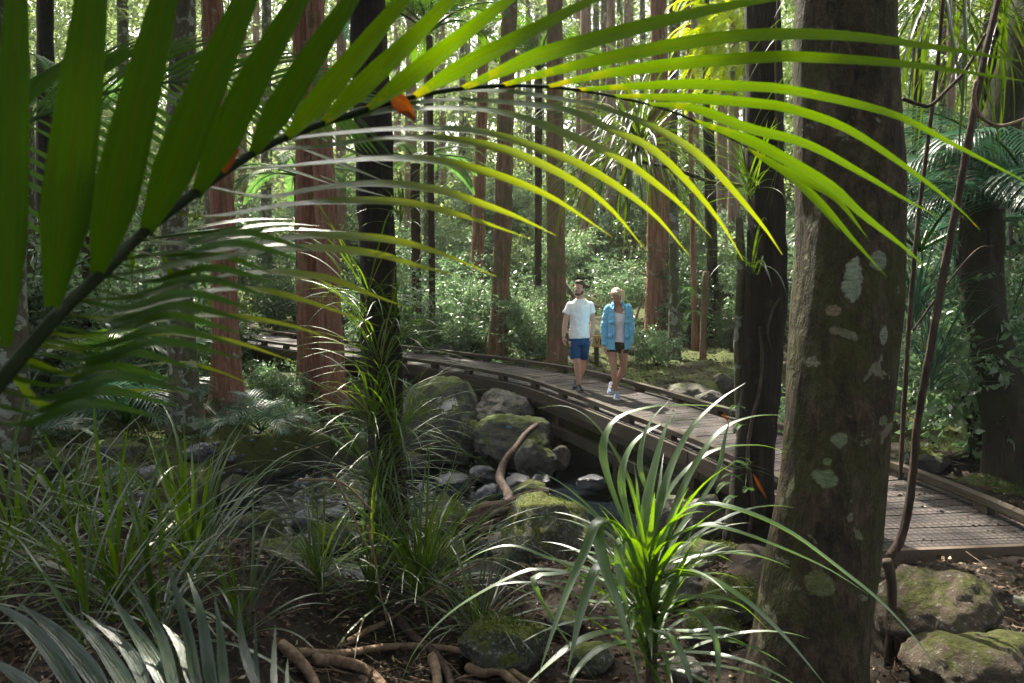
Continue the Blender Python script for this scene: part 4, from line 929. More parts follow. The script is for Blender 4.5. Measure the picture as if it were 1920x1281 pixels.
for (px, a, b, w) in main_leaves:
    m = MB(); rib_px(m, px, a, b, w*1.12, fold=.28); m.build('leaf', M['kiekie'], KT)
random.seed(11)
for k in range(105):
    m = MB(); b = P(1215+random.uniform(-12, 14), random.uniform(1055, 1260), 3.6); strap(m, b, random.uniform(0, 6.283), random.uniform(.15, 1.45), random.uniform(.28, .85), random.uniform(.024, .036), random.uniform(.7, 1.3), 12, .35, .04)
    m.build('leaf', M['kiekie'], KT)
m = MB(); b = P(1215, 1060, 3.62); tube(m, smooth_path([Vector((b.x, b.y, h1(b.x, b.y)-.1)), P(1222, 1200, 3.62), b], .05), .028, 10, .3, 14); m.build('stem', M['trunk_fern'], KT)

def plant(x, y, Y, n, length, width, mat, label, droop=1.0, elr=(.4, 1.45), az=(0, 6.283), up=.15, group=None, name='strap_leaf_plant', stem=True, cat='plant', segs=10):
    if name == 'strap_leaf_plant' and y > 900:
        Yh = hit(x, y); k = Yh/Y; length *= k*1.05; width *= k**.5; Y = Yh; n = int(n*.62); width *= 1.15; droop *= 1.35
    c = P(x, y, Y); m = MB(); tuft(m, c, n, length, width, droop, elr, az, segs, up); o = m.build(name, mat); return tag(o, label, cat, group)
plant(28, 1045, 5.2, 46, 1.25, .026, M['strap'], 'strap leaved clump with a brown core at the left edge', up=.2)
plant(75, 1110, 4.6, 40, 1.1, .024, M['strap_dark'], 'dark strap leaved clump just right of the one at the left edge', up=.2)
plant(222, 1170, 4.4, 105, 1.15, .024, M['strap'], 'dense clump of gleaming strap leaves in the lower left', up=.2)
plant(368, 1105, 5.0, 80, 1.2, .024, M['strap'], 'upright strap leaved clump in front of the creek boulders', up=.15, elr=(.7, 1.5))
plant(300, 1230, 4.2, 46, 1.0, .024, M['strap_dark'], 'low strap leaved clump behind the grey palm leaflets', up=.2)
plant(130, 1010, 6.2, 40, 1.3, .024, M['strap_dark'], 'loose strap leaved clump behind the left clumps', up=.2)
plant(460, 1200, 4.5, 34, .9, .02, M['strap_dark'], 'fine leaved clump at the left end of the roots', up=.1)
plant(790, 1140, 5.0, 190, 1.05, .018, M['strap'], 'yellow green clump of long strap leaves below the big moss topped boulder', up=.2, droop=1.1)
plant(700, 1160, 5.2, 90, .9, .016, M['strap_dark'], 'shaggy clump at the foot of the climber wrapped trunk', up=.3)
plant(900, 1200, 4.6, 90, .7, .014, M['strap_dark'], 'small grass clump between the roots and the large strap leaved plant', up=.1)
plant(-20, 1200, 3.8, 44, 1.0, .024, M['strap_dark'], 'dark clump in the lower left corner', up=.3)
plant(170, 1250, 3.6, 40, .9, .02, M['strap_dark'], 'dark clump low behind the grey palm leaflets', up=.3)
plant(600, 1120, 6.2, 70, .9, .016, M['strap_dark'], 'thin leaved clump left of the climber wrapped trunk', up=.2)
CLG = 'climbing plants on the black trunk'
for (x, y, n, L, az, lab) in ((750, 435, 22, .6, (-2.6, .9), 'uppermost small tuft on the right side of the climber wrapped trunk'), (690, 600, 34, 1.15, (-4.2, .2), 'large drooping tuft half way up the climber wrapped trunk'), (735, 640, 22, .9, (-2.6, .8), 'tuft on the right side of the trunk at the height of the walkers'),
                           (712, 720, 36, 1.05, (-3.8, .5), 'tuft below the height of the walkers on the climber wrapped trunk'), (700, 820, 46, 1.1, (-3.9, .6), 'shaggy tuft level with the boulders on the climber wrapped trunk'), (745, 850, 50, 1.15, (-2.2, .9), 'tuft throwing long arching leaves to the right above the creek stones'),
                           (705, 930, 60, 1.1, (-3.9, .8), 'tuft level with the creek on the climber wrapped trunk'), (725, 1010, 60, 1.0, (-3.7, .8), 'tuft above the foot of the climber wrapped trunk')):
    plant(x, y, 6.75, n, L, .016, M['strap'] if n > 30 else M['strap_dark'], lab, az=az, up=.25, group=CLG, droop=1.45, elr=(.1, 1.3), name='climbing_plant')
plant(1405, 375, 6.95, 36, .75, .018, M['strap'], 'tuft of bright strap leaves perched on the left side of the black barked trunk', az=(1.6, 5.2), elr=(.1, 1.4), name='epiphyte')
plant(1415, 520, 6.95, 16, .8, .018, M['strap_dark'], 'sparse drooping tuft below the perched tuft on the black barked trunk', az=(1.8, 5.0), elr=(.1, 1.0), droop=1.6, name='epiphyte')
plant(1197, 285, 8.1, 170, 1.45, .026, M['strap_dark'], 'dark shaggy epiphyte hanging from a thin branch above the woman', elr=(-.5, 1.3), droop=2.5, up=.12, name='epiphyte', segs=14)
m = MB(); c = P(1205, 300, 8.1)
for (x, y, Y, n, lab) in ((1735, 20, 6.2, 70, 'hanging curtain of long dark leaves right of the thick trunk'), (1800, -10, 6.6, 60, 'hanging curtain of leaves behind the looping branch'), (1880, 40, 7.0, 40, 'dark hanging tuft at the upper right corner')):
    plant(x, y, Y, n, 2.0, .024, M['strap_dark'], lab, elr=(-.6, .8), droop=2.6, up=.3, name='hanging_plant', segs=12)
plant(1715, 620, 8.2, 60, 1.0, .024, M['bluegreen'], 'strap leaved clump seen between the thick vine and the thick trunk', up=.3)
plant(1745, 740, 7.8, 60, 1.0, .024, M['bluegreen'], 'shaded strap leaved clump behind the kerb right of the thick trunk', up=.3)
plant(1790, 560, 9.5, 60, 1.3, .03, M['bluegreen'], 'tall shaded clump in front of the thin dark trunk', up=.5)
plant(1905, 700, 9.6, 50, 1.2, .03, M['bluegreen'], 'shaded clump behind the curved trunk', up=.5)
plant(1405, 890, 6.9, 14, .25, .008, M['fern'], 'tiny tuft on the foot of the black barked trunk', up=.1, elr=(-.3, .9), name='small_fern')

# ------------------------------------------------------------ palms and ferns
def palm(x, y, Y, fr, label, leafmat='bluegreen', L=1.3, leaf=.4, n=30, width=.022, name='young_palm', els=None, azs=None, droop=1.4, lf=.5, group=None, trunk=None, cat='palm', lf_droop=.5, z=None, bare=.15, spread=1.0):
    if trunk is None and name == 'young_palm' and y > 600: Y = hit(x, y); c = P(x, y, Y)+Vector((0, 0, .05))
    else: c = P(x, y, Y)
    T = thing(name, (c.x, c.y, c.z if trunk is None else h1(c.x, c.y)), label, cat, group)
    if trunk: m = MB(); pa = smooth_path([Vector((c.x, c.y, h1(c.x, c.y)-.1)), c.lerp(Vector((c.x, c.y, 0)), .5), c], .15); tube(m, pa, trunk, 12, .25, 5); m.build('trunk', M['trunk_fern'], T)
    for k in range(fr):
        a = azs[k] if azs else 6.283*k/fr+random.uniform(-.3, .3); e = els[k] if els else random.uniform(.55, 1.2)
        l = MB(); r = MB(); frond(l, r, c, a, e, L*random.uniform(.85, 1.1), leaf, n, width, droop, lf_droop, .012*L, bare=bare, spread=spread)
        o = l.build('frond', M[leafmat], T); r.build('midrib', M['frond2'], o)
    return T
palm(235, 800, 11.5, 12, 'young palm with fan of bluish green fronds on the left bank', L=2.3, leaf=.8, n=26, width=.03, droop=1.5)
palm(190, 700, 12.0, 7, 'second young palm in the gloom at the left', L=1.6, leaf=.5, n=26, width=.03, leafmat='frond2')
palm(490, 815, 11.6, 8, 'small palm seedling in front of the paired red trunks', L=1.1, leaf=.45, n=18, width=.022, droop=1.3)
palm(60, 830, 10.5, 7, 'dark low palm on the bank at the left edge', L=1.3, leaf=.4, n=24, width=.026)
palm(1725, 470, 9.0, 8, 'broad palm with spread fronds right of the thick trunk', L=1.9, leaf=.6, n=34, width=.03, droop=1.1)
palm(1960, 430, 7.5, 8, 'blue green palm fronds at the right edge', L=2.0, leaf=.7, n=44, width=.022, azs=[2.6, 3.0, 3.3, 3.7, 2.9, 3.4, 2.2, 4.1], droop=1.2, lf_droop=.9)
palm(805, 60, 20, 12, 'palm crown high behind the big arching frond', L=3.0, leaf=.7, n=34, width=.05, droop=1.6, name='tall_palm', trunk=.08, leafmat='frond2')
palm(1010, 130, 22, 11, 'palm with dark fronds between the two central trunks', L=2.8, leaf=.7, n=34, width=.05, droop=1.6, name='tall_palm', trunk=.10, leafmat='frond2')
palm(720, 30, 22, 9, 'palm crown at the top above the climber wrapped trunk', L=3.0, leaf=.7, n=34, width=.05, droop=1.5, name='tall_palm', trunk=.08, leafmat='bluegreen')
palm(778, 300, 20.5, 12, 'tree fern spreading flat fronds behind the boardwalk', L=2.4, leaf=.38, n=40, width=.035, droop=1.0, els=[random.uniform(.1, .5) for _ in range(12)], name='tree_fern', trunk=.12, leafmat='fern', cat='tree fern')
palm(560, 330, 19, 11, 'tree fern behind the paired red trunks', L=2.2, leaf=.35, n=40, width=.035, droop=1.1, els=[random.uniform(.1, .6) for _ in range(11)], name='tree_fern', trunk=.12, leafmat='fern', cat='tree fern')
palm(150, 250, 17, 11, 'tree fern in the shade at the upper left', L=2.4, leaf=.4, n=36, width=.04, droop=1.1, name='tree_fern', trunk=.12, leafmat='fern', cat='tree fern')
# pale sunlit drooping foliage beside the black trunk
T = thing('sapling_tree', tuple(P(1400, 480, 11.5)), 'bright yellow green drooping foliage of a young tree hanging left of the black barked trunk', 'tree')
T.location.z = h1(T.location.x, T.location.y)
m = MB(); tp = P(1420, -60, 11.5); tube(m, smooth_path([T.location.copy(), T.location.lerp(tp, .5)+Vector((.15, 0, 0)), tp], .3), .04, 8, .1, 3); m.build('trunk', M['vine'], T)
random.seed(5)
for k in range(130):
    x = random.uniform(1296, 1412); y = random.uniform(-60, 168)
    if y > 110 and x < 1312: continue
    l = MB(); frond(l, l, P(x, y, 11.5+random.uniform(-.5, .5)), random.uniform(2.3, 5.4), random.uniform(-.9, .1), .50, .13, 13, .030, 1.0, .2, .003, segs=2, bare=.05)
    l.build('spray', M['fern_yellow'], T)
for k in range(14):
    x, y = [(1395, 905), (1408, 880), (1385, 930), (1410, 925), (1378, 905), (1372, 1060), (1390, 1075), (1358, 1085), (1300, 560), (1310, 590), (1295, 610), (1320, 555), (1400, 770), (1395, 800)][k]; Y = 6.9 if x > 1350 else 17
    l = MB(); frond(l, l, P(x, y, Y), random.uniform(2.2, 4.3), random.uniform(0, .9), .22 if Y < 10 else .7, .06 if Y < 10 else .16, 12, .016 if Y < 10 else .04, 1.4, .3, .002, segs=2)
    tag(l.build('small_fern', M['fern']), 'small fern growing on the black barked trunk' if Y < 10 else 'small fern among the shrubs right of the woman', 'fern', 'small ferns on the trunk' if Y < 10 else 'small ferns in the undergrowth')

# ------------------------------------------------------------ the big arching frond
random.seed(3)
rach = [(-60, 790, .72), (60, 645, .78), (130, 568, .84), (200, 505, .90), (265, 440, .96), (360, 365, 1.03), (470, 290, 1.11), (560, 248, 1.18), (650, 217, 1.25), (750, 187, 1.33), (850, 168, 1.41), (950, 161, 1.49), (1050, 165, 1.57), (1150, 181, 1.65), (1250, 206, 1.73), (1330, 240, 1.79), (1417, 285, 1.86), (1470, 318, 1.9)]
RP = [P(x, y, Y) for x, y, Y in rach]
BF = thing('palm_frond', tuple(RP[0]), 'huge arching green palm frond crossing the upper foreground', 'palm frond')
rp = smooth_path(RP, .02)
m = MB(); tube(m, rp, [.0075*(1-.85*i/len(rp)) for i in range(len(rp))], 10, .0, 5); m.build('rachis', simple('rachis', (.012, .020, .006), .75, .12, .4, 30, .2), BF)
def ry(x):
    for (a, _, ya), (b, _, yb) in zip(rach, rach[1:]):
        if a <= x <= b: return ya+(yb-ya)*(x-a)/(b-a)
    return rach[0][2] if x < 0 else rach[-1][2]
CAMP = Vector((0, 0, CZ))
def leaflet(px, w, dy, fold=.25, facing=None, peak=.3, basew=.55, mat='frond'):
    Y0 = ry(px[0][0]); n = len(px); pts = [P(x, y, Y0+dy*(i/(n-1))) for i, (x, y) in enumerate(px)]
    L = sum((b-a).length for a, b in zip(pts, pts[1:])); p = smooth_path(pts, L/22)
    face = facing if facing is not None else (CAMP-pts[n//2]).normalized()
    m = MB(); ribbon(m, p, w*PX(Y0+dy*.4), face, fold, peak=peak, basew=basew, face2=Vector((-.1, -.95, .12)) if mat in ('frond_lower', 'frond2') else None); m.build('leaflet', M[mat], BF)
up_l = [([(12, 650), (20, 400), (27, 150), (34, -120), (40, -400)], 60), ([(98, 575), (120, 420), (148, 200), (178, -60), (205, -330)], 88), ([(182, 512), (205, 420), (245, 250), (310, -10), (360, -250)], 80),
        ([(272, 438), (320, 330), (375, 195), (460, 0), (550, -200)], 74), ([(367, 368), (420, 260), (480, 140), (572, -20), (660, -160)], 60), ([(472, 292), (520, 210), (590, 100), (672, -20), (740, -110)], 52),
        ([(535, 262), (600, 185), (680, 90), (765, -10), (850, -90)], 44), ([(604, 233), (680, 160), (770, 75), (850, -5), (930, -70)], 40), ([(687, 206), (760, 150), (850, 80), (955, 0), (1040, -50)], 36),
        ([(774, 182), (860, 130), (950, 82), (1100, 5), (1200, -35)], 32), ([(864, 167), (930, 138), (1010, 105), (1150, 64), (1290, 28), (1420, 2), (1560, -12)], 30), 
        ([(942, 160), (1020, 138), (1100, 118), (1210, 95), (1300, 78), (1420, 65), (1585, 67), (1767, 91), (1960, 122)], 25), ([(1025, 163), (1100, 145), (1172, 133), (1285, 118), (1420, 108), (1490, 106), (1694, 120), (1950, 156)], 23),
        ([(1084, 168), (1172, 163), (1285, 158), (1420, 163), (1475, 168), (1585, 190), (1687, 219), (1792, 273), (1950, 355)], 19), ([(1150, 180), (1285, 184), (1420, 194), (1482, 204), (1585, 240), (1694, 310), (1789, 383), (1838, 432)], 19),
        ([(1214, 195), (1300, 203), (1402, 240), (1512, 270), (1621, 328), (1694, 372), (1762, 408)], 19), ([(1300, 226), (1402, 262), (1475, 300), (1560, 350), (1614, 400), (1694, 463), (1745, 510)], 21),
        ([(1440, 300), (1512, 340), (1570, 375), (1628, 448)], 14), ([(1400, 278), (1475, 325), (1530, 380), (1577, 436)], 14), ([(1460, 312), (1530, 370), (1600, 450), (1664, 521)], 12)]
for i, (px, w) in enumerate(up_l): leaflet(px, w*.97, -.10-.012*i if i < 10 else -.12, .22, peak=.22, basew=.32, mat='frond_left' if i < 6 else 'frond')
lo_l = [([(862, 172), (950, 174), (1060, 190), (1150, 211), (1225, 241), (1300, 284), (1356, 337), (1431, 425), (1467, 478)], 18), ([(700, 208), (787, 194), (862, 189), (965, 196), (1062, 208), (1150, 247), (1225, 282), (1300, 354), (1356, 425), (1393, 488)], 18),
        ([(640, 226), (730, 210), (824, 205), (917, 209), (1001, 230), (1110, 273), (1183, 311), (1256, 366), (1300, 408), (1334, 445)], 18), ([(545, 262), (640, 252), (746, 244), (892, 248), (1001, 277), (1110, 321), (1220, 397), (1293, 480)], 19),
        ([(500, 282), (600, 278), (690, 264), (753, 262), (855, 264), (965, 288), (1074, 339), (1147, 394), (1208, 466)], 19), ([(440, 318), (520, 315), (600, 308), (709, 299), (819, 303), (928, 328), (1037, 372), (1147, 444)], 19),
        ([(390, 352), (500, 372), (600, 355), (709, 346), (819, 357), (892, 379), (965, 405), (1045, 443)], 19), ([(320, 400), (400, 408), (500, 392), (600, 380), (746, 379), (855, 401), (995, 448)], 17),
        ([(220, 490), (330, 475), (430, 470), (520, 452), (600, 443), (709, 447), (804, 467), (932, 519)], 18), ([(180, 525), (300, 505), (423, 484), (510, 470), (600, 466), (709, 477), (782, 498), (865, 518)], 18),
        ([(140, 562), (250, 560), (365, 531), (437, 517), (510, 512), (600, 519), (655, 535), (709, 557), (775, 580)], 16), ([(110, 592), (200, 595), (292, 575), (401, 546), (492, 545), (583, 567), (712, 612)], 15),
        ([(80, 625), (160, 632), (250, 612), (343, 597), (437, 593), (547, 611), (640, 643)], 13), ([(60, 648), (150, 655), (255, 633), (328, 628), (437, 640), (567, 684)], 13), ([(40, 670), (140, 705), (255, 688), (346, 680), (419, 699), (480, 726)], 12),
        ([(20, 695), (80, 760), (146, 745), (255, 732), (343, 735)], 11)]
extra = []
for k in range(15):
    t = k/14; b = (-50+300*t, 780-335*t); L = 380-60*t+random.uniform(-40, 40); extra.append(([b, (b[0]+L*.28, b[1]+18-6*t), (b[0]+L*.62, b[1]-25+14*t+random.uniform(-3, 3)), (b[0]+L, b[1]+6+20*t)], 22-6*t))
for i, (px, w) in enumerate(lo_l+extra): leaflet(px, w*1.3, random.uniform(.42, .52) if i < len(lo_l) else random.uniform(.1, .2), .25, Vector((-.2, -.62, .74)).normalized(), basew=.75, mat='frond_lower' if i < len(lo_l) else 'frond2')
# dead leaf caught on the rachis, and another further down
def dead_leaf(px, Y, label, thick=.4):
    m = MB(); pts = [P(x, y, Y) for x, y in px]; p = smooth_path(pts, .01); ribbon(m, p, thick, (CAMP-pts[0]).normalized(), .5, basew=.3); tag(m.build('dead_leaf', M['dead']), label, 'leaf')
dead_leaf([(732, 172), (752, 195), (770, 215), (782, 232)], 1.30, 'orange dead leaf caught on the stalk of the big arching frond', .028)
dead_leaf([(420, 325), (432, 300), (448, 280), (460, 268)], 1.05, 'brown shrivelled leaf stuck on the stalk of the big frond further left', .012)
dead_leaf([(1412, 888), (1418, 900), (1428, 918), (1438, 935)], 6.4, 'orange dead leaf hanging at the left edge of the thick mossy trunk', .03)
dead_leaf([(1352, 778), (1360, 782), (1366, 792)], 8.4, 'small orange dead leaf near the kerb', .03)
# second and third fronds behind the big one
l = MB(); r = MB()
T = thing('palm_frond', tuple(P(-80, 200, 2.2)), 'smaller palm frond behind the big one at the upper left', 'palm frond')
pa = [P(x, y, Y) for x, y, Y in ((-120, 330, 2.0), (60, 225, 2.1), (240, 165, 2.25), (420, 150, 2.4), (560, 170, 2.55), (680, 215, 2.7))]; pa = smooth_path(pa, .03)
tube(r, pa, [.007*(1-.8*i/len(pa)) for i in range(len(pa))], 6); r.build('rachis', M['frond2'], T)
for k in range(34):
    i = int(len(pa)*(k+.5)/34); q = pa[min(i, len(pa)-2)]; d = (pa[min(i+1, len(pa)-1)]-q).normalized()
    for sg in (-1, 1):
        L = .42*(1-.5*k/34); dd = (d*.75+Vector((.05, .0, sg*(.75-.35*k/34)))).normalized(); pp = q.copy(); lp = [pp.copy()]
        for s_ in range(5): dd = (dd+Vector((.05, 0, -.09))).normalized(); pp = pp+dd*L/5; lp.append(pp.copy())
        ribbon(l, lp, .016, Vector((0, -1, .4)), .2)
l.build('leaflets', M['frond2'], T)
T = thing('palm_frond', tuple(P(100, 520, 2.6)), 'yellow green frond tips showing under the stalk of the big frond', 'palm frond')
r = MB(); pa = smooth_path([P(80, 530, 2.5), P(200, 470, 2.5), P(300, 445, 2.55), P(420, 430, 2.6)], .03); tube(r, pa, .004, 6); r.build('rachis', M['frond2'], T)
l = MB()
for px in ([(300, 450), (380, 425), (470, 412), (560, 411)], [(330, 448), (420, 432), (520, 420), (602, 424)], [(350, 450), (440, 440), (540, 430), (680, 437)], [(280, 455), (360, 458), (440, 446), (520, 442)], [(380, 470), (460, 462), (540, 460), (620, 468)],
           [(260, 470), (330, 500), (400, 520)], [(500, 310), (560, 325), (640, 352)], [(540, 270), (620, 300), (745, 350)], [(580, 250), (660, 285), (742, 318)], [(600, 330), (660, 352), (738, 372)], [(240, 460), (250, 500), (245, 560)], [(200, 480), (205, 540), (190, 600)],
           [(300, 470), (330, 540), (345, 600)], [(350, 480), (385, 540), (400, 590)]): rib_px(l, px, 2.55, 2.7, 13, Vector((0, -.6, .8)), .2)
l.build('leaflets', M['frond'], T)
# grey-green frond at the bottom left
T = thing('palm_frond', tuple(P(300, 1400, 1.5)), 'grey green palm frond with upward pointing leaflets in the bottom left corner', 'palm frond')
r = MB(); pa = smooth_path([P(-60, 1420, 1.45), P(200, 1370, 1.5), P(400, 1335, 1.55), P(570, 1320, 1.6)], .02); tube(r, pa, .006, 8); r.build('rachis', M['frond2'], T)
gm = leaf_mat('frond_grey_green', (.013, .038, .015), (.035, .075, .03), .2, .34, .9, None, 9, None, None, .5)
for px, w in (([(190, 1390), (140, 1290), (60, 1180), (-30, 1120)], 32), ([(230, 1380), (185, 1281), (110, 1190), (30, 1128)], 34), ([(275, 1375), (240, 1290), (180, 1200), (108, 1132)], 30), ([(300, 1370), (275, 1290), (230, 1210), (150, 1145)], 24), ([(345, 1360), (310, 1281), (270, 1210), (193, 1096)], 32),
              ([(355, 1360), (325, 1281), (300, 1190), (232, 1060)], 22), ([(395, 1350), (365, 1281), (340, 1215), (295, 1158)], 28), ([(390, 1350), (368, 1281), (350, 1180), (310, 1043)], 22), ([(420, 1345), (397, 1281), (376, 1150), (350, 1070)], 24), ([(440, 1340), (421, 1281), (412, 1180), (400, 1105)], 20),
              ([(500, 1330), (475, 1270), (453, 1200), (446, 1115)], 20), ([(490, 1330), (481, 1270), (478, 1130)], 11), ([(515, 1330), (513, 1250), (517, 1160)], 13), ([(540, 1325), (538, 1270), (540, 1218)], 9), ([(120, 1390), (70, 1300), (-40, 1220)], 30), ([(60, 1400), (10, 1320), (-60, 1270)], 30)):
    m = MB(); rib_px(m, px, 1.52, 1.75, w, (CAMP-P(300, 1200, 1.6)).normalized()+Vector((0, 0, .3)), .3); m.build('leaflet', gm, T)
# ------------------------------------------------------------ people
def ell(mb, c, r, Mx=None, sub=3):
    bm = bmesh.new(); bmesh.ops.create_icosphere(bm, subdivisions=sub, radius=1); vs = []
    for v in bm.verts:
        q = Vector((v.co.x*r[0], v.co.y*r[1], v.co.z*r[2]))
        vs.append((Mx @ q if Mx else q)+Vector(c))
    mb.add(vs, [[v.index for v in f.verts] for f in bm.faces]); bm.free()
def fuse(mb, name, mat, parent, voxel=.006, smooth=4, disp=None):
    """one continuous skin over all the overlapping volumes"""
    me = bpy.data.meshes.new('tmp'); me.from_pydata(mb.v, [], mb.f); o = bpy.data.objects.new('tmp', me); COL.objects.link(o)
    r = o.modifiers.new('r', 'REMESH'); r.mode = 'VOXEL'; r.voxel_size = voxel
    s = o.modifiers.new('s', 'SMOOTH'); s.iterations = smooth; s.factor = .5
    bpy.context.view_layer.update(); dg = bpy.context.evaluated_depsgraph_get(); e = o.evaluated_get(dg).to_mesh()
    n = len(e.vertices); V = np.empty(n*3, dtype=np.float32); e.vertices.foreach_get('co', V); V = V.reshape(-1, 3).astype(float)
    Fs = [tuple(p.vertices) for p in e.polygons]
    if disp:
        N = np.empty(n*3, dtype=np.float32); e.vertices.foreach_get('normal', N); N = N.reshape(-1, 3)
        d = np.array([disp(Vector(v)) for v in V]); V = V+N*d[:, None]
    o.evaluated_get(dg).to_mesh_clear(); bpy.data.objects.remove(o)
    return mesh_obj(name, V, Fs, mat, parent)
def limb(mb, pts, rad, n=14, rad2=None, side=None):
    p = [Vector(q) for q in pts]; m = len(p); full = catmull([tuple(q) for q in p], 6); k = len(full)
    tube(mb, full, lerp_list(rad, k), n, rad2=lerp_list(rad2, k) if rad2 else None, side=side)
def hand(mb, wrist, dirv, palm_n, side, s=1.0, curl=.5):
    """dirv: towards the fingertips, palm_n: where the palm looks, side: towards the thumb"""
    d = dirv.normalized(); t = side.normalized(); pn = palm_n.normalized(); Mx = Matrix((t, pn, d)).transposed()
    ell(mb, wrist+d*.05*s, (.036*s, .016*s, .052*s), Mx, 2)
    for k, (off, L) in enumerate(((.026, .066), (.009, .074), (-.009, .069), (-.025, .054))):
        b = wrist+d*.085*s+t*off*s; e = b; pts = [b-d*.02*s]; dd = d.copy()
        for j in range(3):
            dd = (dd+pn*curl*(.35+.1*k*.3)).normalized(); e = e+dd*L*s/3; pts.append(e)
        limb(mb, pts, [.0095*s, .009*s, .008*s, .0065*s], 8)
    b = wrist+d*.03*s+t*.028*s; limb(mb, [b-t*.01*s, b+(d*.6+t*.8).normalized()*.03*s+pn*.008, b+(d*.8+t*.6).normalized()*.062*s+pn*.018], [.013*s, .0105*s, .008*s], 8)
def head(mb, c, f, up, s=1.0, fem=False):
    """skull, jaw, nose, brow, ears; returns the head matrix"""
    f = f.normalized(); r = f.cross(up).normalized(); u = r.cross(f); Mx = Matrix((r, f, u)).transposed()
    def L(x, y, z): return c+Mx @ Vector((x*s, y*s, z*s))
    w = .93 if fem else 1
    ell(mb, L(0, -.012, .03), (.077*s*w, .095*s, .088*s), Mx); ell(mb, L(0, .018, -.02), (.066*s*w, .074*s, .085*s), Mx)
    ell(mb, L(0, .042, -.075), (.043*s*w, .046*s, .036*s), Mx, 2); ell(mb, L(0, .066, -.098), (.021*s, .018*s, .014*s), Mx, 2)
    limb(mb, [L(0, .086, .012), L(0, .103, -.022), L(0, .098, -.032)], [.008*s, .0125*s, .011*s], 8); ell(mb, L(0, .083, -.062), (.022*s, .011*s, .0085*s), Mx, 2)
    ell(mb, L(0, .075, .022), (.05*s*w, .016*s, .011*s), Mx, 2)
    for q in (-1, 1):
        ell(mb, L(q*.038*w, .058, -.03), (.022*s, .022*s, .02*s), Mx, 2)
        ell(mb, L(q*.077*w, -.008, -.012), (.009*s, .02*s, .031*s), Mx, 2)
    return L, Mx
def eyes(L, Mx, T, s, fem=False):
    for q in (-1, 1):
        m = MB(); ell(m, L(q*.030, .078, .002), (.0145*s, .0085*s, .0065*s), Mx, 2); m.build('eye', M['eye'], T)
        m = MB(); ell(m, L(q*.031, .087, .0205), (.018*s, .005*s, .0035*s), Mx, 2); m.build('eyebrow', M['hair_b'] if fem else M['hair'], T)
    m = MB(); ell(m, L(0, .0915, -.060), (.021*s, .006*s, .0055*s), Mx, 2); m.build('lips', M['lip'], T)
M['skin'] = NT('skin'); _t = M['skin']; _n = _t.noise(_t.obj(), 18, 4)
M['skin'] = _t.fin(_t.pr(_t.mix(_n, (.46, .27, .19), (.60, .38, .29)), .5, .4, None, **{'Subsurface Weight': .08}))
_t = NT('skin_tanned'); _n = _t.noise(_t.obj(), 18, 4); M['skin_w'] = _t.fin(_t.pr(_t.mix(_n, (.40, .21, .14), (.54, .31, .22)), .45, .4, None, **{'Subsurface Weight': .08}))
M['eye'] = simple('eye', (.09, .07, .06), .2, .5, .3); M['lip'] = simple('lip', (.36, .13, .11), .5); M['hair'] = simple('hair_brown', (.045, .027, .018), .6, .4, .5, 60, .8, .008, (4, 4, 1))
M['stubble'] = simple('beard', (.15, .09, .065), .8, .2, .5, 120, .6, .004); M['hair_b'] = simple('hair_blonde', (.70, .56, .38), .45, .5, .4, 60, .9, .008, (5, 5, 1))
def cloth(name, c, var=.08, rough=.85, sc=7, b=.6, bd=.03, pat=None):
    t = NT(name); o = t.obj((1, 1, .55)); n = t.noise(o, sc, 4, .5, 1.2); col = t.mix(n, tuple(x*(1-var) for x in c), tuple(min(1, x*(1+var)) for x in c))
    if pat: col = t.mix(t.ramp(t.noise(t.obj(), 55, 3), [(.42, 0.0), (.62, .75)]), col, pat)
    return t.fin(t.pr(col, rough, .2, t.bump(n, b, bd)))
M['tee'] = cloth('white_cotton', (.84, .84, .84), .02, b=.8); M['navy'] = cloth('blue_shorts', (.012, .065, .17), .2, b=.4); M['tank'] = cloth('white_tank', (.80, .79, .86), .04)
M['jacket'] = cloth('light_blue_jacket', (.14, .46, .72), .2, .7, 14, .8, .03, (.34, .66, .84)); M['khaki'] = cloth('olive_shorts', (.055, .050, .028), .2, b=.4)
M['shoe_d'] = simple('charcoal_shoe', (.025, .027, .032), .8, .3, .4, 60); M['shoe_l'] = simple('grey_blue_shoe', (.22, .28, .38), .8, .3, .3, 60); M['sole_w'] = simple('white_sole', (.75, .76, .78), .6, .3, .05); M['sole_d'] = simple('dark_sole', (.08, .08, .085), .7, .3, .1)
def shoe(T, heel, toe, mat, sole, s=1.0, pitch=0.0):
    """heel, toe: world points on the sole"""
    d = (toe-heel); L = d.length; d.normalize(); sd = d.cross(Vector((0, 0, 1))).normalized(); u = sd.cross(d)
    m = MB(); st = [(-.01, .030, .045, .055), (.05, .036, .055, .062), (.11, .036, .045, .052), (.17, .042, .032, .038), (.23, .042, .024, .026), (.275, .028, .018, .018)]
    k = L/.285
    limb(m, [heel+d*a*k+u*(.018+h*.9) for a, w, h, _ in st], [w for _, w, _, _ in st], 14, rad2=[h for _, _, h, _ in st], side=sd)
    limb(m, [heel+d*.04*k+u*.06, heel+d*.045*k+u*.10], [.038, .036], 12)
    o = fuse(m, 'shoe', mat, T, .005, 3)
    m = MB(); out = [(-.02, .022), (0, .036), (.06, .038), (.12, .038), (.18, .046), (.24, .044), (.28, .028), (.295, .008)]
    pts = [heel+d*a*k+sd*w for a, w in out]+[heel+d*a*k-sd*w for a, w in reversed(out)]; n = len(pts)
    m.add([p+u*.002 for p in pts]+[p+u*.030 for p in pts], [tuple(reversed(range(n))), tuple(range(n, 2*n))]+[(i, (i+1) % n, (i+1) % n+n, i+n) for i in range(n)])
    m.build('sole', sole, o, smooth=False)
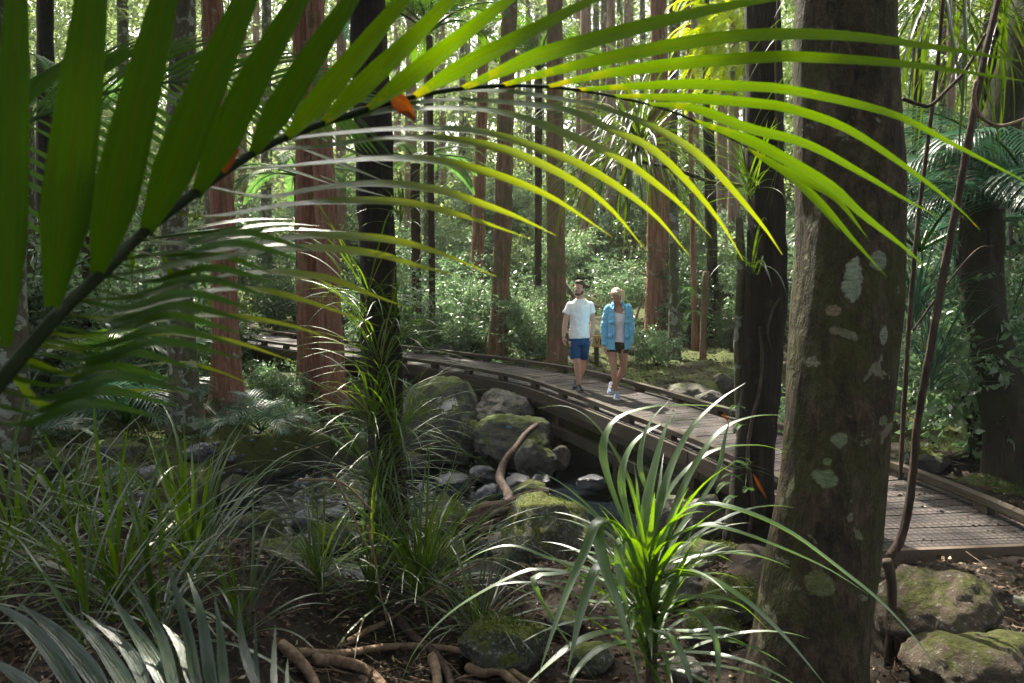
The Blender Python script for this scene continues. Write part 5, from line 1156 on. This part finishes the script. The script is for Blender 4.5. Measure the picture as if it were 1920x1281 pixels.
# ---- the man
MY = 12.95
def K(x, y, dy=0): return P(980+x/4.573, 500+y/4.573, MY+dy)
MT = thing('person', tuple(Vector((K(487, 1060).x, MY, 0))), 'man in white t-shirt and blue knee shorts on the boardwalk, head turned aside', 'person')
random.seed(2)
X1 = Vector((1, 0, 0)); b = MB()
limb(b, [K(487, 650), K(486, 590), K(486, 500), K(488, 420), K(491, 350), K(492, 300)], [.150, .155, .142, .155, .160, .11], 20, [.105, .110, .105, .115, .105, .075], X1)
limb(b, [K(491, 300, .01), K(489, 262, .0), K(488, 225, 0)], [.075, .060, .057], 14)
for (s, e, w, dy) in (((406, 330), (368, 470), (350, 603), -.02), ((580, 330), (602, 462), (598, 600), .04)):
    limb(b, [K(*s, .01), K((s[0]+e[0])/2, (s[1]+e[1])/2, 0), K(*e, dy), K((e[0]*.6+w[0]*.4), e[1]*.6+w[1]*.4, dy-.02), K(*w, dy-.05)], [.062, .054, .044, .043, .029], 14)
hand(b, K(350, 600, -.07), Vector((.12, -.08, -1)), Vector((.75, .6, .05)), Vector((.6, -.8, 0)), 1.0, .45)
hand(b, K(598, 598, -.01), Vector((-.10, -.12, -1)), Vector((-.75, .6, .05)), Vector((-.6, -.8, 0)), 1.0, .5)
limb(b, [K(438, 640), K(450, 730, -.02), K(465, 815, -.06), K(470, 880, -.04), K(478, 960, -.01), K(484, 1040, .01)], [.092, .078, .058, .058, .042, .036], 16)
limb(b, [K(532, 640), K(525, 730, .04), K(514, 812, .10), K(508, 880, .18), K(480, 960, .26), K(456, 1012, .30)], [.092, .078, .057, .058, .042, .036], 16)
ell(b, K(484, 1055, -.02), (.035, .06, .03), None, 2); ell(b, K(452, 1028, .27), (.035, .05, .03), None, 2)
L, Mx = head(b, K(488, 190, -.01), Vector((-.62, -.78, .03)), Vector((0, 0, 1)), 1.05)
fuse(b, 'body', M['skin'], MT, .0055, 3); eyes(L, Mx, MT, 1.05)
h = MB(); ell(h, L(0, -.022, .048), (.084, .097, .083), Mx); ell(h, L(0, .045, .098), (.062, .042, .026), Mx); ell(h, L(0, .015, .112), (.066, .065, .028), Mx)
for q in (-1, 1): ell(h, L(q*.071, -.005, .03), (.012, .03, .045), Mx)
fuse(h, 'hair', M['hair'], MT, .006, 2, lambda v: .004*noise.noise(v*60))
h = MB(); ell(h, L(0, .045, -.082), (.050, .048, .037), Mx)
for q in (-1, 1): ell(h, L(q*.056, .012, -.055), (.015, .035, .042), Mx)
ell(h, L(0, .094, -.047), (.026, .008, .006), Mx); fuse(h, 'beard', M['stubble'], MT, .005, 2)
h = MB(); limb(h, [K(487, 612), K(486, 560), K(486, 500), K(488, 420), K(491, 350), K(492, 312), K(491, 292), K(490, 274)], [.172, .168, .158, .170, .182, .165, .120, .078], 24, [.128, .124, .120, .130, .118, .095, .078, .066], X1)
for (s, e) in (((406, 335), (374, 405)), ((580, 335), (600, 402))): limb(h, [K(s[0]+(24 if s[0] < 480 else -24), s[1]-12, .01), K(*s, .01), K((s[0]+e[0])/2, (s[1]+e[1])/2, 0), K(*e, 0)], [.05, .064, .064, .066], 16)
fuse(h, 't_shirt', M['tee'], MT, .007, 4, lambda v: .010*noise.noise(Vector((v.x*9, v.y*9, v.z*6+v.x*5)))+.004*noise.noise(v*22))
h = MB(); limb(h, [K(487, 585), K(487, 630), K(487, 668)], [.160, .168, .150], 24, [.118, .122, .115], X1)
limb(h, [K(446, 640), K(450, 700, -.01), K(455, 790, -.05)], [.098, .094, .086], 16, [.11, .10, .09], X1); limb(h, [K(528, 640), K(526, 700, .02), K(522, 786, .08)], [.098, .092, .076], 16, [.11, .10, .085], X1)
fuse(h, 'shorts', M['navy'], MT, .007, 3, lambda v: .006*noise.noise(Vector((v.x*10, v.y*10, v.z*7))))
a = K(484, 1000); shoe(MT, Vector((K(483, 1000).x-.01, 12.98, .0)), Vector((K(488, 1000).x+.015, 12.74, .0)), M['shoe_d'], M['sole_d'])
shoe(MT, Vector((K(462, 1000, .3).x, 13.26, .075)), Vector((K(440, 1000, .2).x, 13.05, .0)), M['shoe_d'], M['sole_d'])
# ---- the woman
WY = 12.32
def W(x, y, dy=0): return P(980+x/4.573, 500+y/4.573, WY+dy)
WT = thing('person', tuple(Vector((W(800, 1060).x, WY, 0))), 'blonde woman in open light blue jacket, white top and olive shorts walking and looking down', 'person')
b = MB()
limb(b, [W(818, 690), W(820, 640), W(824, 560), W(824, 470), W(822, 400), W(818, 345)], [.145, .150, .118, .132, .140, .10], 20, [.10, .105, .09, .11, .095, .065], X1)
limb(b, [W(818, 352, .02), W(812, 315, .0), W(806, 285, -.01)], [.065, .048, .046], 14)
for (s, e, w, dy) in (((738, 372), (698, 520), (706, 675), -.02), ((900, 368), (930, 515), (922, 665), .02)):
    limb(b, [W(*s, .01), W((s[0]+e[0])/2, (s[1]+e[1])/2), W(*e, dy), W(*w, dy-.04)], [.050, .043, .038, .024], 12)
hand(b, W(707, 680, -.07), Vector((.05, -.08, -1)), Vector((.75, .6, .05)), Vector((.6, -.8, 0)), .88, .45); hand(b, W(922, 660, -.04), Vector((.02, -.1, -1)), Vector((-.7, .6, .05)), Vector((-.6, -.8, 0)), .88, .7)
limb(b, [W(765, 690), W(770, 770, -.02), W(780, 855, -.05), W(783, 910, -.05), W(790, 990, -.05), W(797, 1075, -.03)], [.086, .074, .052, .053, .038, .030], 16)
limb(b, [W(862, 690), W(862, 770, .02), W(866, 850, .04), W(850, 910, .12), W(808, 975, .24), W(768, 1025, .34)], [.086, .072, .051, .053, .038, .030], 16)
ell(b, W(798, 1095, -.06), (.03, .05, .025), None, 2); ell(b, W(762, 1038, .33), (.03, .045, .03), None, 2)
L, Mx = head(b, W(800, 252, -.03), Vector((-.42, -.80, -.46)), Vector((.05, 0, 1)), .97, True)
fuse(b, 'body', M['skin_w'], WT, .0055, 3); eyes(L, Mx, WT, .97, True)
h = MB(); limb(h, [W(838, 205, .09), W(856, 222, .1), W(862, 262, .08), W(856, 300, .07), W(850, 330, .06)], [.022, .034, .033, .022, .008], 12)
ell(h, L(0, -.022, .044), (.079, .094, .083), Mx); ell(h, L(0, .035, .082), (.058, .045, .03), Mx)
for q in (-1, 1): ell(h, L(q*.066, -.0, .025), (.014, .045, .045), Mx)
limb(h, [L(0, -.10, .05), L(.01, -.135, .03), L(.02, -.15, -.04), L(.025, -.13, -.13), L(.03, -.12, -.17)], [.022, .034, .034, .022, .008], 12)
fuse(h, 'hair', M['hair_b'], WT, .006, 2, lambda v: .004*noise.noise(v*55))
h = MB(); limb(h, [W(820, 648), W(822, 600), W(825, 540), W(824, 470), W(822, 415), W(822, 385)], [.150, .138, .126, .138, .140, .12], 24, [.112, .105, .10, .122, .108, .085], X1)
for q in (782, 868): limb(h, [W(q, 400, -.09), W(q+(3 if q > 800 else -3), 365, -.03)], [.018, .016], 8)
fuse(h, 'tank_top', M['tank'], WT, .007, 4, lambda v: .006*noise.noise(Vector((v.x*10, v.y*10, v.z*14))))
h = MB(); limb(h, [W(818, 640), W(818, 670), W(816, 700)], [.150, .158, .150], 24, [.112, .116, .105], X1)
limb(h, [W(775, 670), W(770, 733, -.01)], [.094, .090], 16); limb(h, [W(860, 670), W(865, 733, .02)], [.094, .090], 16); fuse(h, 'shorts', M['khaki'], WT, .007, 3, lambda v: .005*noise.noise(v*12))
# open jacket: shell with a gap in front, sleeves, collar, flap pockets
def shell(mb, rings, gap, thick=.012):
    n = 40; base = len(mb.v)
    for (c, a, b_, g0, g1) in rings:
        for lay in (0, 1):
            for k in range(n+1):
                t = -math.pi/2+g1+(2*math.pi-g0-g1)*k/n; r = 1 if lay == 0 else 1-thick/a
                w = 1+.05*noise.noise(Vector((math.cos(t)*2.5, math.sin(t)*2.5, c.z*9)))
                mb.v.append((c.x+math.cos(t)*a*r*w, c.y+math.sin(t)*b_*r*w, c.z+.012*noise.noise(Vector((t*2, c.z*3, 1))))); mb.uv.append((0, 0))
    m = n+1
    for i in range(len(rings)-1):
        for k in range(n):
            o0 = base+i*2*m+k; o1 = base+(i+1)*2*m+k; mb.f.append((o0, o0+1, o1+1, o1)); mb.f.append((o0+m+1, o0+m, o1+m, o1+m+1))
        for k in (0, n):
            o0 = base+i*2*m+k; o1 = base+(i+1)*2*m+k; mb.f.append((o0, o1, o1+m, o0+m))
    for i in (0, len(rings)-1):
        for k in range(n): o0 = base+i*2*m+k; mb.f.append((o0, o0+m, o0+m+1, o0+1))
j = MB(); R_ = []
for (x, y, a, b_, g0, g1) in ((812, 705, .215, .165, .20, .42), (812, 650, .205, .158, .24, .42), (816, 580, .188, .145, .26, .42), (818, 500, .182, .145, .30, .42), (820, 430, .182, .14, .34, .46), (821, 380, .175, .125, .42, .55), (820, 350, .165, .105, .5, .62), (818, 328, .125, .09, .6, .7), (816, 308, .085, .08, .75, .8)): R_.append((W(x, y), a, b_, g0+.06, g1+.06))
R2 = []
for i in range(len(R_)-1):
    for q in range(5):
        t = q/5; R2.append(tuple([R_[i][0].lerp(R_[i+1][0], t)]+[R_[i][z]*(1-t)+R_[i+1][z]*t for z in range(1, 5)]))
R2.append(R_[-1]); shell(j, R2, 0); j.build('jacket', M['jacket'], WT)
for (s, e, w) in (((733, 362), (698, 520), (706, 672)), ((905, 358), (931, 515), (921, 662))):
    m = MB(); q = 24 if s[0] < 800 else -24
    limb(m, [W(s[0]+q, s[1]-8, .01), W(*s, .01), W((s[0]+e[0])/2, (s[1]+e[1])/2), W(*e, -.02), W((e[0]+w[0])/2, (e[1]+w[1])/2, -.04), W(*w, -.06)], [.052, .062, .060, .056, .052, .046], 18)
    o = fuse(m, 'sleeve', M['jacket'], WT, .007, 3, lambda v: .010*noise.noise(Vector((v.x*14, v.y*14, v.z*22)))+.004*noise.noise(v*45))
    m = MB(); limb(m, [W(*w, -.06), W(w[0], w[1]-22, -.055)], [.050, .050], 16); m.build('cuff', M['jacket'], o)
for (x, y, dx) in ((752, 600, 0), (897, 600, 0), (757, 478, 0), (893, 478, 0)):
    m = MB(); p = W(x, y, -.125 if y > 500 else -.118); m.box(p, .075, .016, .075 if y > 500 else .05, Matrix.Rotation(.55*(-1 if x < 800 else 1), 3, 'Z')); o = m.build('pocket', M['jacket'], WT)
m = MB()
for sg in (-1, 1):
    pts = [W(818+sg*8, 300, .07), W(818+sg*42, 312, .02), W(818+sg*46, 335, -.06), W(818+sg*44, 372, -.115)]; ribbon(m, smooth_path(pts, .015), .06, Vector((sg*.5, -.8, .5)), .1, basew=1, peak=.7)
m.build('collar', M['jacket'], WT)
shoe(WT, Vector((W(795, 1000).x-.005, 12.33, 0)), Vector((W(803, 1000, -.1).x+.02, 12.10, 0)), M['shoe_l'], M['sole_w'])
shoe(WT, Vector((W(766, 1000, .4).x, 12.80, .085)), Vector((W(748, 1000, .25).x, 12.58, .0)), M['shoe_l'], M['sole_w'])
# ---- wooden track sign behind them
sg = P(1134, 640, 17.6); ST = thing('trail_sign', (sg.x, sg.y, h1(sg.x, sg.y)), 'low yellow wooden trail sign half hidden between the two walkers', 'sign')
m = MB(); w = 50*PX(17.6); m.box((sg.x, sg.y, sg.z), w, .05, 22*PX(17.6)); m.build('board', simple('sign_board', (.50, .36, .15), .7, .3, .2, 9, .3, .005, (1, 1, 8)), ST, smooth=False)
for q in (-.3, .3):
    m = MB(); zt = sg.z-.12; m.box((sg.x+q*w, sg.y+.08, (zt+h1(sg.x, sg.y)-.1)/2+.05), .10, .10, zt-h1(sg.x, sg.y)+.35); m.build('post', M['beam'], ST, smooth=False)
cu = bpy.data.curves.new('t', 'FONT'); cu.body = 'VIA'; cu.size = .19; cu.extrude = .004; to = bpy.data.objects.new('t', cu); COL.objects.link(to); bpy.context.view_layer.update()
me = bpy.data.meshes.new_from_object(to.evaluated_get(bpy.context.evaluated_depsgraph_get())); bpy.data.objects.remove(to)
me.materials.clear(); me.materials.append(simple('sign_lettering', (.05, .03, .015), .8)); lo = bpy.data.objects.new('lettering', me); COL.objects.link(lo); lo.parent = ST
lo.location = Vector((sg.x-w*.40, sg.y-.031, sg.z-.07))-ST.location; lo.rotation_euler = (math.pi/2, 0, 0)

# ------------------------------------------------------------ air between the trees
bm = bmesh.new(); bmesh.ops.create_cube(bm, size=1); hm = bpy.data.meshes.new('haze'); bm.to_mesh(hm); bm.free(); hz = bpy.data.objects.new('haze', hm); COL.objects.link(hz)
hz.scale = (170, 130, 46); hz.location = (0, 48, 19.5)
t = NT('haze'); pv = t.n('ShaderNodeVolumePrincipled'); pv.inputs['Color'].default_value = (.93, .97, .90, 1); pv.inputs['Density'].default_value = .0006; pv.inputs['Anisotropy'].default_value = .3
t.l(pv.outputs[0], t.out.inputs['Volume']); hm.materials.append(t.m); tag(hz, 'thin bright haze among the distant trees', 'haze', kind='stuff')

# ------------------------------------------------------------ every look-alike gets a label of its own
ORD = ['leftmost', 'second from left', 'third from left', 'fourth from left', 'fifth from left', 'sixth from left', 'seventh from left', 'eighth from left', 'ninth from left', 'tenth from left', 'eleventh from left', 'twelfth from left', 'thirteenth from left', 'fourteenth from left', 'fifteenth from left', 'sixteenth from left']
ZONES = [(120, 'at the left edge'), (300, 'left of the lichen spotted trunk'), (480, 'around the flared red trunk'), (690, 'behind the paired red trunks'), (880, 'right of the climber wrapped trunk'), (990, 'around the leaning brown trunk'), (1100, 'behind the man'),
         (1205, 'behind the woman'), (1290, 'around the broad red trunk'), (1400, 'near the broken stump'), (1500, 'behind the black barked trunk'), (1700, 'behind the thick mossy trunk'), (9999, 'right of the thick mossy trunk')]
KINDS = {'glossy leaved shrub in the und': 'glossy shrub', 'tall pale leaved shrub': 'pale shrub', 'low leafy shrub in the und': 'low leafy shrub', 'dark fine leaved shrub': 'dark fine leaved shrub', 'dim shrub': 'shaded thicket shrub', 'distant reddish trunk': 'distant reddish trunk', 'distant grey lichened': 'distant grey trunk',
         'dim distant trunk': 'dim distant trunk', 'distant slim trunk': 'very distant slim trunk', 'wet stone lying': 'wet creek stone', 'half hidden boulder': 'half hidden creek boulder', 'fine root in the': 'fine root', 'small fern growing': 'small trunk fern', 'small fern among': 'small undergrowth fern', 'tree standing beside the clearing': 'crown bearing shade tree added beside the clearing'}
buck = {}
for o in list(COL.objects):
    if o.parent is None and o.get('label') and o.get('category'):
        for k_, v_ in KINDS.items():
            if o['label'].startswith(k_):
                c_ = o.location-Vector((0, 0, CZ)); fz = c_.y*_cp-c_.z*_sp
                if fz < .3: px = -999 if c_.x < 0 else 9000
                else: px = 960+c_.x/fz*F
                Y_ = o.location.y
                if 'creek' in v_ or 'root' in v_: row = 'near row' if Y_ < 8.5 else ('middle row' if Y_ < 10.5 else 'far row')
                elif 'very' in v_: row = 'near row' if Y_ < 38 else ('middle row' if Y_ < 50 else 'far row')
                else: row = 'near row' if Y_ < 22 else ('middle row' if Y_ < 32 else 'far row')
                zn = [z for lim, z in ZONES if px < lim][0]
                buck.setdefault((v_, zn, row), []).append((px, o))
for (v_, zn, row), L_ in buck.items():
    L_.sort(key=lambda t: t[0])
    for i, (_, o) in enumerate(L_):
        if v_.startswith('crown'): o['label'] = 'added shade tree %s %s, %s' % (ORD[min(i, 15)], zn, row); continue
        o['label'] = ('%s %s, %s' % (v_, zn, row)) if len(L_) == 1 else ('%s %s %s, %s' % (v_, ORD[min(i, 15)], zn, row))
